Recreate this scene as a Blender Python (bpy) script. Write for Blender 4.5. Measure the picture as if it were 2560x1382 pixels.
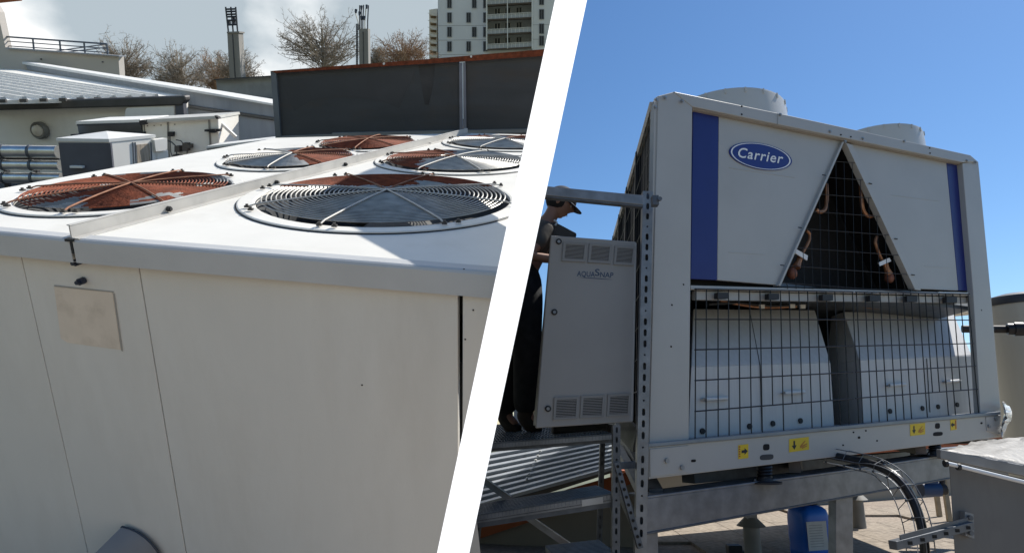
import bpy, math, random
from mathutils import Vector as V, Matrix, noise
from mathutils.geometry import delaunay_2d_cdt
random.seed(7)
S = bpy.context.scene
for o in list(bpy.data.objects): bpy.data.objects.remove(o)
C = S.collection
# ------------------------------------------------------------------ camera, sky, sun
EYE = V((0, 0, 1.15)); FP = 1600.0; PITCH = math.radians(12.84)
cd = bpy.data.cameras.new('camera'); cam = bpy.data.objects.new('camera', cd); C.objects.link(cam)
cam.location = EYE; cam.rotation_euler = (math.radians(90)+PITCH, 0, 0)
cd.sensor_width = 36; cd.lens = 36*FP/2560; cd.clip_start = .05; cd.clip_end = 2000
S.camera = cam
SUN_AZ = math.radians(60); SUN_EL = math.radians(52)   # azimuth clockwise from +Y
SD = V((math.sin(SUN_AZ)*math.cos(SUN_EL), math.cos(SUN_AZ)*math.cos(SUN_EL), math.sin(SUN_EL)))
sl = bpy.data.lights.new('sun', 'SUN'); sl.energy = 5.0; sl.angle = math.radians(.55); sl.color = (1, .955, .88)
so = bpy.data.objects.new('sun', sl); C.objects.link(so); so.rotation_euler = SD.to_track_quat('Z', 'Y').to_euler()
so.location = (0, 0, 30)
W = bpy.data.worlds.new('World'); S.world = W; W.use_nodes = True
nt = W.node_tree; nt.nodes.clear()
def N(tree, typ, **k):
    n = tree.nodes.new(typ)
    for a, b in k.items(): setattr(n, a, b)
    return n
out = N(nt, 'ShaderNodeOutputWorld'); bg = N(nt, 'ShaderNodeBackground'); bg.inputs[1].default_value = .12
sky = N(nt, 'ShaderNodeTexSky', sky_type='NISHITA', sun_disc=False)
sky.sun_elevation = SUN_EL; sky.sun_rotation = SUN_AZ; sky.air_density = 1.0; sky.dust_density = .15; sky.ozone_density = 4.0
tc = N(nt, 'ShaderNodeTexCoord')
dt = N(nt, 'ShaderNodeVectorMath', operation='DOT_PRODUCT'); nt.links.new(tc.outputs['Generated'], dt.inputs[0])
mp = N(nt, 'ShaderNodeMapRange', interpolation_type='SMOOTHSTEP'); nt.links.new(dt.outputs['Value'], mp.inputs[0])
mp.inputs[1].default_value = .022; mp.inputs[2].default_value = -.022
n1 = N(nt, 'ShaderNodeTexNoise'); n1.inputs['Scale'].default_value = 3.1; n1.inputs['Detail'].default_value = 7; n1.inputs['Roughness'].default_value = .52
mapn = N(nt, 'ShaderNodeMapping'); mapn.inputs['Scale'].default_value = (1, 1, 1.6); mapn.inputs['Location'].default_value = (.35, .1, .2)
nt.links.new(tc.outputs['Generated'], mapn.inputs[0]); nt.links.new(mapn.outputs[0], n1.inputs['Vector'])
cr = N(nt, 'ShaderNodeValToRGB')
e = cr.color_ramp.elements
e[0].position = .34; e[0].color = (.42, .49, .54, 1); e[1].position = .50; e[1].color = (1.0, 1.0, .985, 1)
x = cr.color_ramp.elements.new(.42); x.color = (.66, .71, .74, 1)
sc = N(nt, 'ShaderNodeVectorMath', operation='SCALE'); sc.inputs['Scale'].default_value = 1/.12*.90; nt.links.new(cr.outputs[0], sc.inputs[0])
mx = N(nt, 'ShaderNodeMixRGB'); nt.links.new(mp.outputs[0], mx.inputs[0]); hs_ = N(nt, 'ShaderNodeHueSaturation'); hs_.inputs['Saturation'].default_value = 1.14; hs_.inputs['Value'].default_value = .86; nt.links.new(sky.outputs[0], hs_.inputs['Color']); nt.links.new(hs_.outputs[0], mx.inputs[1]); nt.links.new(sc.outputs[0], mx.inputs[2])
sx = N(nt, 'ShaderNodeSeparateXYZ'); nt.links.new(tc.outputs['Generated'], sx.inputs[0])
fz = N(nt, 'ShaderNodeMapRange', interpolation_type='SMOOTHSTEP'); nt.links.new(sx.outputs['Z'], fz.inputs[0]); fz.inputs[1].default_value = -.02; fz.inputs[2].default_value = .08
fy = N(nt, 'ShaderNodeMapRange', interpolation_type='SMOOTHSTEP'); nt.links.new(sx.outputs['Y'], fy.inputs[0]); fy.inputs[1].default_value = .0; fy.inputs[2].default_value = .5
m1 = N(nt, 'ShaderNodeMath', operation='MULTIPLY'); nt.links.new(fz.outputs[0], m1.inputs[0]); nt.links.new(fy.outputs[0], m1.inputs[1])
m2 = N(nt, 'ShaderNodeMath', operation='MULTIPLY'); nt.links.new(m1.outputs[0], m2.inputs[0]); nt.links.new(mp.outputs[0], m2.inputs[1])
nt.links.new(m2.outputs[0], mx.inputs[0])
nt.links.new(mx.outputs[0], bg.inputs[0]); nt.links.new(bg.outputs[0], out.inputs[0])
S.view_settings.view_transform = 'Standard'; S.view_settings.look = 'None'; S.view_settings.gamma = 1
S.view_settings.use_curve_mapping = False; S.view_settings.exposure = 0.35
# ------------------------------------------------------------------ frames: level roof (R) and the roof lying on the slope (L)
cR = V((1, 0, 0)); cU = V((0, -math.sin(PITCH), math.cos(PITCH))); cF = V((0, math.cos(PITCH), math.sin(PITCH)))
def rayR(x, y): return cR*((x-1280)/FP)+cU*((691-y)/FP)+cF
dn = rayR(1150, 5500).normalized(); LZ = -dn; LY = (cF-LZ*cF.dot(LZ)).normalized(); LX = LY.cross(LZ)
LM = Matrix((LX, LY, LZ))
def rayL(x, y): return LM@rayR(x, y)
FM = {'R': Matrix.Translation(EYE), 'L': Matrix.Translation(EYE)@LM.transposed().to_4x4()}
RAY = {'R': rayR, 'L': rayL}
bn = rayR(1428, 0).cross(rayR(1133, 1382)).normalized()
if bn.x < 0: bn = -bn
dt.inputs[1].default_value = bn
acc = n1.outputs[0]
for cx_, cy_, ra_, am_ in ((300, 45, .075, .13), (400, 75, .085, .16), (490, 60, .07, .13), (660, 45, .05, .06), (1010, 55, .08, .11), (900, 20, .06, .07), (1180, 40, .1, .08), (130, 60, .05, -.10), (650, 140, .07, -.06), (560, 5, .05, -.08)):
    dq = rayR(cx_, cy_).normalized()
    vm = N(nt, 'ShaderNodeVectorMath', operation='DOT_PRODUCT'); nt.links.new(tc.outputs['Generated'], vm.inputs[0]); vm.inputs[1].default_value = dq
    mr_ = N(nt, 'ShaderNodeMapRange', interpolation_type='SMOOTHSTEP'); nt.links.new(vm.outputs['Value'], mr_.inputs[0]); mr_.inputs[1].default_value = math.cos(ra_*1.5); mr_.inputs[2].default_value = math.cos(ra_*.3); mr_.inputs[4].default_value = am_
    su = N(nt, 'ShaderNodeMath', operation='SUBTRACT'); nt.links.new(acc, su.inputs[0]); nt.links.new(mr_.outputs[0], su.inputs[1]); acc = su.outputs[0]
nt.links.new(acc, cr.inputs[0])
class PL:
    def __init__(s, fr, p, n):
        s.fr = fr; s.p = V(p); s.n = V(n).normalized()
        if s.n.dot(s.p) > 0: s.n = -s.n           # normal faces the viewer
    def hit(s, x, y, o=0):
        r = RAY[s.fr](x, y); return r*((s.n.dot(s.p)+o)/s.n.dot(r))
def zhit(fr, x, y, z): r = RAY[fr](x, y); return r*(z/r.z)
def yhit(fr, x, y, d): r = RAY[fr](x, y); return r*(d/r.y)
# ------------------------------------------------------------------ materials
MT = {}
def mat(name, col, rough=.6, metal=0, var=.12, scale=6, bump=0, bscale=60, stretch=None, dirt=None, dirt_amt=.5, dscale=2.5, spec=.4):
    if name in MT: return MT[name]
    m = bpy.data.materials.new(name); m.use_nodes = True; t = m.node_tree; b = t.nodes['Principled BSDF']
    b.inputs['Roughness'].default_value = rough; b.inputs['Metallic'].default_value = metal
    b.inputs['Specular IOR Level'].default_value = spec
    tcn = N(t, 'ShaderNodeTexCoord'); src = tcn.outputs['Object']
    if stretch:
        mpn = N(t, 'ShaderNodeMapping'); mpn.inputs['Scale'].default_value = stretch; t.links.new(src, mpn.inputs[0]); src = mpn.outputs[0]
    ns = N(t, 'ShaderNodeTexNoise'); ns.inputs['Scale'].default_value = scale; ns.inputs['Detail'].default_value = 6; t.links.new(src, ns.inputs['Vector'])
    r = N(t, 'ShaderNodeValToRGB'); t.links.new(ns.outputs[0], r.inputs[0])
    a = [max(0, c*(1-var)) for c in col]; bb = [min(1, c*(1+var)) for c in col]
    r.color_ramp.elements[0].position = .3; r.color_ramp.elements[0].color = (*a, 1)
    r.color_ramp.elements[1].position = .7; r.color_ramp.elements[1].color = (*bb, 1)
    last = r.outputs[0]
    if dirt:
        n2 = N(t, 'ShaderNodeTexNoise'); n2.inputs['Scale'].default_value = dscale; n2.inputs['Detail'].default_value = 9; n2.inputs['Roughness'].default_value = .65
        t.links.new(src, n2.inputs['Vector'])
        mr = N(t, 'ShaderNodeMapRange'); t.links.new(n2.outputs[0], mr.inputs[0]); mr.inputs[1].default_value = .5; mr.inputs[2].default_value = .75; mr.inputs[4].default_value = dirt_amt
        mm = N(t, 'ShaderNodeMixRGB'); t.links.new(mr.outputs[0], mm.inputs[0]); t.links.new(last, mm.inputs[1]); mm.inputs[2].default_value = (*dirt, 1); last = mm.outputs[0]
    t.links.new(last, b.inputs['Base Color'])
    if bump:
        n3 = N(t, 'ShaderNodeTexNoise'); n3.inputs['Scale'].default_value = bscale; n3.inputs['Detail'].default_value = 4; t.links.new(src, n3.inputs['Vector'])
        bp = N(t, 'ShaderNodeBump'); bp.inputs['Strength'].default_value = bump; bp.inputs['Distance'].default_value = .01
        t.links.new(n3.outputs[0], bp.inputs['Height']); t.links.new(bp.outputs[0], b.inputs['Normal'])
    MT[name] = m; return m
old_top = mat('weathered_white_top', (.76, .735, .67), .5, var=.05, scale=5, dirt=(.52, .48, .40), dirt_amt=.35, dscale=4)
old_panel = mat('aged_cream_panel', (.66, .64, .595), .55, var=.06, scale=1.6, bump=.10, bscale=260, stretch=(2.2, 2.2, .6), dirt=(.52, .485, .43), dirt_amt=.45, dscale=1.5)
old_lip = mat('grey_folded_lip', (.49, .495, .49), .5, var=.05, scale=8, bump=.05, bscale=200)
rust = mat('rust', (.185, .045, .017), .85, var=.4, scale=28, bump=.3, bscale=120)
rust_arm = mat('rusty_arm', (.27, .12, .065), .75, var=.35, scale=30)
zinc = mat('dull_zinc_wire', (.40, .39, .36), .45, .3, var=.25, scale=20)
zinc_dk = mat('dark_zinc_wire', (.24, .24, .23), .5, .2, var=.2, scale=20)
bar_m = mat('weathered_aluminium', (.50, .485, .45), .5, .15, var=.12, scale=14, dirt=(.3, .27, .23), dirt_amt=.35, dscale=7)
black = mat('black_rubber', (.018, .018, .02), .6, var=.3)
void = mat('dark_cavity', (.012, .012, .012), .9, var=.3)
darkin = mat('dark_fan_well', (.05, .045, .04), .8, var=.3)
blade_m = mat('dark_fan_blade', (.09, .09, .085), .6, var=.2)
plate_m = mat('faded_pink_plate', (.70, .605, .50), .6, var=.06, scale=8, dirt=(.34, .27, .2), dirt_amt=.5, dscale=9)
screen_m = mat('dark_slate_metal', (.062, .068, .075), .55, .1, var=.14, scale=2.2, bump=.15, bscale=90, stretch=(1, 1, 4), dirt=(.085, .065, .05), dirt_amt=.7, dscale=1.3)
screen_fr = mat('slate_frame', (.15, .17, .19), .5, .1, var=.15)
roof_w = mat('white_roof_sheet', (.90, .87, .78), .45, .1, var=.08, scale=3, dirt=(.4, .38, .34), dirt_amt=.35, dscale=6)
roof_rib = mat('roof_seam_grey', (.62, .61, .57), .5, .1, var=.15, scale=5)
gutter_m = mat('charcoal_gutter', (.085, .08, .075), .5, .1, var=.15)
wall_w = mat('off_white_render', (.84, .81, .74), .8, var=.06, scale=1.2, dirt=(.38, .36, .33), dirt_amt=.3, dscale=2)
wall_g = mat('grey_cladding', (.30, .32, .35), .6, var=.08, scale=2, stretch=(3, 3, .6))
coping_m = mat('pale_coping', (.78, .765, .72), .5, var=.06)
wall_b = mat('beige_render', (.52, .48, .43), .85, var=.05, scale=.6)
conc_m = mat('stained_concrete', (.27, .28, .29), .9, var=.3, scale=1.3, bump=.2, bscale=20, dirt=(.1, .1, .1), dirt_amt=.7, dscale=.8)
shaft_m = mat('chimney_concrete', (.27, .26, .24), .9, var=.2, scale=.8, stretch=(3, 3, .2))
steel_dk = mat('dark_steel', (.06, .065, .075), .5, .3, var=.2)
rail_m = mat('blue_grey_rail', (.13, .15, .18), .5, .2, var=.1)
tower_m = mat('tower_grey_render', (.76, .76, .77), .8, var=.05, scale=.3)
tower_w = mat('tower_sunlit_cream', (.74, .68, .58), .8, var=.04, scale=.3)  # sunlight on the tower's left side is put into this cream
glass_m = mat('window_glass', (.05, .055, .065), .35, 0, var=.2, spec=.3)
brown_m = mat('brown_balcony_edge', (.10, .075, .055), .7, var=.2)
bark = mat('bare_twig_bark', (.30, .25, .19), .9, var=.35, scale=1.5)
bark2 = mat('russet_twig_bark', (.34, .22, .13), .9, var=.35, scale=1.5)
hvac_w = mat('old_unit_white', (.84, .81, .74), .55, var=.06, scale=3, dirt=(.42, .38, .32), dirt_amt=.4, dscale=3)
hvac_d = mat('unit_dark_blue_grey', (.10, .105, .125), .5, .1, var=.08)
stain_m = mat('brown_streaked_panel', (.40, .33, .25), .7, var=.3, scale=12, stretch=(4, 4, .5), dirt=(.10, .07, .045), dirt_amt=.95, dscale=5)
silver = mat('silver_jacket', (.62, .61, .58), .28, .85, var=.15, scale=8, bump=.25, bscale=20)
hill_m = mat('dry_grass_slope', (.13, .12, .09), .95, var=.3, scale=.4, bump=.4, bscale=3)
deck_m = mat('grey_bitumen', (.09, .09, .09), .9, var=.25, scale=3)
orange_m = mat('orange_band', (.30, .085, .03), .75, var=.1, scale=2)
post_w = mat('matt_white_paint', (.94, .94, .935), .75, var=.008, spec=.2)
# right
white_p = mat('white_powder_coat', (.375, .37, .355), .38, var=.03, scale=2.5, dirt=(.30, .295, .28), dirt_amt=.35, dscale=1.6)
white_s = mat('white_shroud', (.46, .455, .43), .3, var=.03, scale=4)
white_c = mat('white_cover', (.54, .54, .54), .5, var=.05, scale=6, stretch=(6, 6, .5))
blue_p = mat('royal_blue_strip', (.008, .017, .14), .4, var=.05)
navy_p = mat('navy_print', (.010, .022, .17), .35, var=.04)
print_w = mat('white_print', (.72, .73, .75), .5, var=.02)
print_d = mat('dark_blue_print', (.03, .06, .12), .5, var=.05)
wire_b = mat('black_wire', (.012, .013, .015), .45, var=.2)
coil_m = mat('black_finned_coil', (.022, .022, .024), .7, var=.35, scale=30, stretch=(1, 1, 12), bump=.3, bscale=160)
copper = mat('tarnished_copper', (.36, .17, .09), .45, .6, var=.35, scale=16)
galv = mat('galvanised_steel', (.20, .21, .225), .42, .45, var=.22, scale=11, bump=.06, bscale=70, dirt=(.15, .16, .175), dirt_amt=.6, dscale=9)
galv_d = mat('dark_galvanised', (.10, .11, .125), .5, .4, var=.25, scale=12)
cab_m = mat('light_grey_cabinet', (.27, .272, .275), .42, var=.03, scale=3, dirt=(.2, .2, .2), dirt_amt=.2, dscale=2)
vent_m = mat('grey_vent_frame', (.22, .225, .23), .5, var=.05)
yellow = mat('warning_yellow', (.62, .44, .02), .5, var=.05)
red_pr = mat('red_print', (.32, .04, .02), .5, var=.05)
spring_m = mat('spring_black', (.015, .016, .02), .4, .3, var=.2)
jerry = mat('blue_plastic', (.008, .12, .55), .32, var=.08, scale=5)
paper_m = mat('label_paper', (.52, .52, .50), .7, var=.08, scale=14)
floor_m = mat('gritty_roof_felt', (.30, .25, .20), .95, var=.28, scale=26, bump=.5, bscale=90, dirt=(.17, .14, .12), dirt_amt=.8, dscale=1.6)
tile_m = mat('roof_paver', (.29, .245, .195), .95, var=.3, scale=22, bump=.5, bscale=80, dirt=(.14, .12, .1), dirt_amt=.8, dscale=1.9)
beige_w = mat('beige_parapet', (.27, .245, .20), .85, var=.06, scale=1.2, dirt=(.3, .27, .22), dirt_amt=.3, dscale=2)
ribmet = mat('zinc_roof_sheet', (.085, .11, .145), .4, .4, var=.25, scale=4, dirt=(.22, .24, .26), dirt_amt=.4, dscale=3)
ribhi = mat('zinc_roof_rib', (.42, .45, .49), .4, .3, var=.15, scale=5)
grate_m = mat('blue_grey_grating', (.10, .125, .155), .5, .3, var=.2, scale=12)
tank_m = mat('cream_tank', (.42, .40, .33), .5, var=.05, scale=1.5, stretch=(4, 4, .3), dirt=(.36, .33, .27), dirt_amt=.4, dscale=2)
conc2 = mat('duct_grey_zinc', (.135, .132, .128), .55, .25, var=.16, scale=3, dirt=(.085, .082, .08), dirt_amt=.6, dscale=5, stretch=(1, 1, .4))
foil = mat('wrinkled_foil', (.17, .165, .155), .5, .3, var=.2, scale=30, bump=.5, bscale=22)
plastic_w = mat('white_conduit', (.60, .61, .62), .4, var=.04)
film_m = mat('white_plastic_film', (.74, .76, .78), .25, var=.1, scale=20, bump=.8, bscale=50)
wood_m = mat('pale_wood', (.34, .27, .18), .8, var=.15, scale=9)
skin_m = mat('skin', (.36, .19, .13), .55, var=.06)
shirt_m = mat('taupe_shirt', (.095, .085, .075), .85, var=.1, scale=20, bump=.3, bscale=25)
trouser_m = mat('black_trousers', (.018, .02, .024), .9, var=.3, scale=20, bump=.4, bscale=18)
boot_m = mat('dark_brown_boots', (.035, .026, .022), .7, var=.3)
cap_m = mat('navy_cap', (.013, .018, .035), .8, var=.2)
flower_m = mat('yellow_foliage', (.42, .27, .02), .8, var=.5, scale=40)
leaf_m = mat('dark_shrub_leaf', (.05, .065, .035), .9, var=.4, scale=9)
far_m = mat('far_town_haze', (.20, .23, .26), .9, var=.15, scale=.1)
# ------------------------------------------------------------------ mesh builder
class G:
    def __init__(s): s.v = []; s.f = []; s.mi = []; s.cur = 0
    def add(s, vs, fs):
        o = len(s.v); s.v += [V(a) for a in vs]
        for f in fs: s.f.append([i+o for i in f]); s.mi.append(s.cur)
        return s
    def hexa(s, b, t):
        return s.add(list(b)+list(t), [(3, 2, 1, 0), (4, 5, 6, 7), (0, 1, 5, 4), (1, 2, 6, 5), (2, 3, 7, 6), (3, 0, 4, 7)])
    def prism(s, pts, vec):
        n = len(pts); vec = V(vec)
        return s.add(list(pts)+[V(p)+vec for p in pts], [list(range(n)), list(range(2*n-1, n-1, -1))]+[(i, i+n, (i+1) % n+n, (i+1) % n) for i in range(n)])
    def box(s, c, sz, ax=None):
        X, Y, Z = ax or (V((1, 0, 0)), V((0, 1, 0)), V((0, 0, 1))); c = V(c); a, b, d = (X*sz[0]/2, Y*sz[1]/2, Z*sz[2]/2)
        return s.hexa([c-a-b-d, c+a-b-d, c+a+b-d, c-a+b-d], [c-a-b+d, c+a-b+d, c+a+b+d, c-a+b+d])
    def beam(s, a, b, w, h, up=V((0, 0, 1))):
        a = V(a); b = V(b); d = (b-a).normalized(); sd = d.cross(up).normalized(); u = sd.cross(d).normalized()
        q = lambda p: [p-sd*w/2-u*h/2, p+sd*w/2-u*h/2, p+sd*w/2+u*h/2, p-sd*w/2+u*h/2]
        return s.hexa(q(a), q(b))
    def tube(s, pts, r, n=8, closed=False, cap=True):
        pts = [V(p) for p in pts]; m = len(pts); rs = r if isinstance(r, (list, tuple)) else [r]*m
        vs = []; prev = None
        for i, p in enumerate(pts):
            if closed: d = pts[(i+1) % m]-pts[i-1]
            else: d = pts[min(i+1, m-1)]-pts[max(i-1, 0)]
            d = d.normalized() if d.length > 1e-9 else V((0, 0, 1))
            if prev is None:
                prev = d.orthogonal().normalized() if abs(d.z) > .9 else d.cross(V((0, 0, 1))).normalized()
            prev = (prev-d*prev.dot(d)); prev = prev.normalized() if prev.length > 1e-6 else d.orthogonal().normalized()
            q = d.cross(prev)
            for k in range(n):
                a = 2*math.pi*k/n; vs.append(p+(prev*math.cos(a)+q*math.sin(a))*rs[i])
        fs = []
        for i in range(m if closed else m-1):
            j = (i+1) % m
            for k in range(n): fs.append((i*n+k, i*n+(k+1) % n, j*n+(k+1) % n, j*n+k))
        if cap and not closed: fs += [list(range(n-1, -1, -1)), list(range((m-1)*n, m*n))]
        return s.add(vs, fs)
    def cyl(s, a, b, r, n=16, r2=None): return s.tube([a, b], [r, r2 if r2 is not None else r], n)
    def lathe(s, c, ax, prof, n=32, x=None):
        ax = V(ax).normalized(); x = V(x).normalized() if x else ax.orthogonal().normalized(); y = ax.cross(x); c = V(c)
        vs = [c+ax*h+(x*math.cos(2*math.pi*k/n)+y*math.sin(2*math.pi*k/n))*r for r, h in prof for k in range(n)]
        fs = [(i*n+k, i*n+(k+1) % n, (i+1)*n+(k+1) % n, (i+1)*n+k) for i in range(len(prof)-1) for k in range(n)]
        return s.add(vs, fs)
    def ball(s, c, r, n=10, ax=None, sx=1, sy=1, sz=1):
        vs = []; fs = []; c = V(c)
        for i in range(n+1):
            th = math.pi*i/n
            for k in range(2*n):
                ph = math.pi*k/n; p = V((math.sin(th)*math.cos(ph)*r*sx, math.sin(th)*math.sin(ph)*r*sy, math.cos(th)*r*sz))
                vs.append(c+((ax[0]*p.x+ax[1]*p.y+ax[2]*p.z) if ax else p))
        for i in range(n):
            for k in range(2*n): fs.append((i*2*n+k, (i+1)*2*n+k, (i+1)*2*n+(k+1) % (2*n), i*2*n+(k+1) % (2*n)))
        return s.add(vs, fs)
    def plate(s, pl, px, o=0, th=.01):             # polygon seen at px, lying on the plane, with real thickness behind it
        return s.prism([pl.hit(x, y, o) for x, y in px], -pl.n*th)
    def holed(s, outer, holes, X, Y, O, th, nrm):   # flat sheet with holes: 2D coords along X,Y from O
        co = []; ed = []
        for lp in [outer]+holes:
            b = len(co); co += lp; ed += [(b+i, b+(i+1) % len(lp)) for i in range(len(lp))]
        r = delaunay_2d_cdt([V(c) for c in co], ed, [], 1, 1e-7)
        def inside(p, poly):
            c = False; j = len(poly)-1
            for i in range(len(poly)):
                if (poly[i][1] > p[1]) != (poly[j][1] > p[1]) and p[0] < (poly[j][0]-poly[i][0])*(p[1]-poly[i][1])/(poly[j][1]-poly[i][1])+poly[i][0]: c = not c
                j = i
            return c
        vs = r[0]; n = len(vs); fs = []
        for f in r[2]:
            cx = sum(vs[i].x for i in f)/len(f); cy = sum(vs[i].y for i in f)/len(f)
            if inside((cx, cy), outer) and not any(inside((cx, cy), h) for h in holes): fs.append(list(f))
        A = [O+X*v.x+Y*v.y for v in vs]; B = [a-nrm*th for a in A]
        s.add(A+B, fs+[[i+n for i in reversed(f)] for f in fs])
        for lp in [outer]+holes:
            m = len(lp); a = [O+X*p[0]+Y*p[1] for p in lp]; b = [q-nrm*th for q in a]
            s.add(a+b, [(i, (i+1) % m, (i+1) % m+m, i+m) for i in range(m)])
        return s
LOC = {}
def thing(name, label, cat, fr, loc, group=None, kind=None):
    o = bpy.data.objects.new(name, None); C.objects.link(o); o.empty_display_size = .1
    loc = V(loc); o.matrix_world = FM[fr]@Matrix.Translation(loc); LOC[o.name] = (fr, loc)
    o['label'] = label; o['category'] = cat
    if group: o['group'] = group
    return o
def obj(name, g, m, parent=None, fr='R', loc=None, smooth=False, bevel=0, label=None, cat=None, group=None, kind=None, angle=35):
    if parent is not None: fr, loc = LOC[parent.name]
    loc = V(loc) if loc is not None else V((0, 0, 0))
    me = bpy.data.meshes.new(name); me.from_pydata([tuple(v-loc) for v in g.v], [], g.f)
    for mm in (m if isinstance(m, (list, tuple)) else [m]): me.materials.append(mm)
    if isinstance(m, (list, tuple)): me.polygons.foreach_set('material_index', g.mi)
    if smooth:
        me.polygons.foreach_set('use_smooth', [True]*len(me.polygons)); me.set_sharp_from_angle(angle=math.radians(angle))
    me.update(); o = bpy.data.objects.new(name, me); C.objects.link(o)
    if parent is not None: o.parent = parent
    else: o.matrix_world = FM[fr]@Matrix.Translation(loc)
    LOC[o.name] = (fr, loc)
    if bevel:
        b = o.modifiers.new('bevel', 'BEVEL'); b.width = bevel; b.segments = 2; b.limit_method = 'ANGLE'; b.angle_limit = math.radians(40)
    if label: o['label'] = label
    if cat: o['category'] = cat
    if group: o['group'] = group
    if kind: o['kind'] = kind
    return o
def copy_part(src, parent, delta):
    c = src.copy(); C.objects.link(c); c.parent = parent; c.location = src.location+V(delta); return c
def text_geo(g, s, pl, p0, ax, ay, o, shear=0, bold=0.0, spacing=1.0):
    cu = bpy.data.curves.new('t', 'FONT'); cu.body = s; cu.shear = shear; cu.offset = bold; cu.space_character = spacing; cu.resolution_u = 3
    ob = bpy.data.objects.new('t', cu); C.objects.link(ob)
    dg = bpy.context.evaluated_depsgraph_get(); dg.update(); me = bpy.data.meshes.new_from_object(ob.evaluated_get(dg))
    xs = [v.co.x for v in me.vertices]; x0, x1 = min(xs), max(xs)
    vs = []
    for v in me.vertices:
        u = (v.co.x-x0)/(x1-x0); w = v.co.y/.7
        vs.append(pl.hit(p0[0]+ax[0]*u+ay[0]*w, p0[1]+ax[1]*u+ay[1]*w, o))
    g.add(vs, [list(p.vertices) for p in me.polygons])
    bpy.data.objects.remove(ob); bpy.data.meshes.remove(me)

# ================================================================== THE WHITE DIVIDER, added as a leaning post between the two roof views
pn = V((.90, -.37, .12)).normalized()
pr = rayR(1133, 1382)*.95; PP = PL('R', pr, pn); PP.n = pn
top_l = PP.hit(1388+21, -100); top_r = PP.hit(1468+21, -100)
bot_l = PP.hit(1093-43, 1580); bot_r = PP.hit(1174-43, 1580)
# carry the foot down to the ground plane z=-1.15
def ext(a, b, z): t = (z-b.z)/(a.z-b.z); return b+(a-b)*t
fl = ext(top_l, bot_l, -1.15); frr = ext(top_r, bot_r, -1.15)
g = G()
back_t = (top_l+top_r)/2*1.06; back_b = (bot_l+bot_r)/2*1.10; fb = ext(back_t, back_b, -1.15)
g.add([fl, frr, fb, top_l, top_r, back_t], [(0, 1, 4, 3), (1, 2, 5, 4), (2, 0, 3, 5), (2, 1, 0), (3, 4, 5)])
obj('divider_post', g, post_w, loc=fl, label='smooth white slanted divider, added between the two roof views', cat='post')

# ================================================================== LEFT ROOF
H = -.46
def lt(x, y, z=H): return zhit('L', x, y, z)
ca, cb = lt(0, 576), lt(1241, 680)
fd = (cb-ca).normalized(); fn = V((fd.y, -fd.x, 0)).normalized()
if fn.y > 0: fn = -fn
FPn = PL('L', ca, fn)
unit = thing('rooftop_condenser', 'large old white rooftop cooling unit with six round rusty fan grilles', 'cooling unit', 'L', FPn.hit(600, 900))
# top sheets
front = lambda px: lt(px, 576+(680-576)*px/1241)
cornerL = V((-1.885, 1.748, H)); barA = lt(180, 597); barB = lt(1150, 340); bd_ = (barB-barA).normalized()
farL = lt(690, 345); farR = lt(1360, 337); cutF = lt(1281, 684)
off = fn*-.035
fans = [('F1', (-1.331, 2.20), .335, .40, 0), ('F2', (-.443, 2.203), .487, .487, 0), ('F3', (-1.054, 3.046), .30, .375, 0),
        ('F4', (-.285, 3.10), .385, .385, 0), ('F5', (-.841, 3.712), .28, .37, 0), ('F6', (-.065, 3.90), .375, .375, 0)]
E1, E2 = (.9605, -.2783), (.2783, .9605)
EL = lambda c, a, b: (c[0]+a*E1[0]+b*E2[0], c[1]+a*E1[1]+b*E2[1])
circ = lambda c, rx, ry, n=48: [EL(c, rx*math.cos(2*math.pi*k/n), ry*math.sin(2*math.pi*k/n)) for k in range(n)]
X_, Y_, Z_ = V((1, 0, 0)), V((0, 1, 0)), V((0, 0, 1))
P2 = lambda v: (v.x, v.y)
def clipL(poly):   # keep left of the slanted divider's middle
    res = []
    nn = LM@bn
    f = lambda p: nn.dot(V((p[0], p[1], H)))
    for i in range(len(poly)):
        a, b = poly[i], poly[(i+1) % len(poly)]; fa, fb_ = f(a), f(b)
        if fa <= 0: res.append(a)
        if fa*fb_ < 0: t = fa/(fa-fb_); res.append((a[0]+(b[0]-a[0])*t, a[1]+(b[1]-a[1])*t))
    return res
gap = fn*0+V((.004, 0, 0))
barFar = barA+bd_*2.98; 
g = G(); g.holed([P2(cornerL+off), P2(barA+off-gap), P2(barFar-gap), P2(farL)], [circ(fans[i][1], fans[i][2]*.90, fans[i][3]*.90) for i in (0, 2, 4)], X_, Y_, V((0, 0, H)), .012, Z_)
obj('top_sheet', g, old_top, unit)
outer = [P2(barA+off+gap), P2(cutF+off), P2(farR), P2(barFar+gap)]
outer = clipL([outer[0], (cutF.x+.3, cutF.y-.05+.03), (farR.x+.5, farR.y), outer[3]])
g = G(); g.holed(outer, [clipL(circ(fans[1][1], .438, .438)), clipL(circ(fans[3][1], fans[3][2]*.9, fans[3][3]*.9)), clipL(circ(fans[5][1], fans[5][2]*.9, fans[5][3]*.9))] , X_, Y_, V((0, 0, H)), .012, Z_)
obj('top_sheet', g, old_top, unit)
# folded lip, profile swept along the front edge
def lip(a, b, drop):
    g = G(); prof = [(-.036, .0008), (-.006, -.0005), (-.001, -.003), (.002, -.008), (.003, -drop), (-.006, -drop-.001)]
    vs = [];
    for e in (a, b):
        for o_, z in prof: vs.append(e+fn*(o_+.0)+V((0, 0, z)))
    n = len(prof); g.add(vs, [(i, i+n, i+n+1, i+1) for i in range(n-1)]); return g
for a, b in ((cornerL, barA-fd*.006), (barA+fd*.004, cutF+fd*.0)):
    o = obj('front_lip', lip(a, b, .062), old_lip, unit)
    sm = o.modifiers.new('thick', 'SOLIDIFY'); sm.thickness = .002
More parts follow.
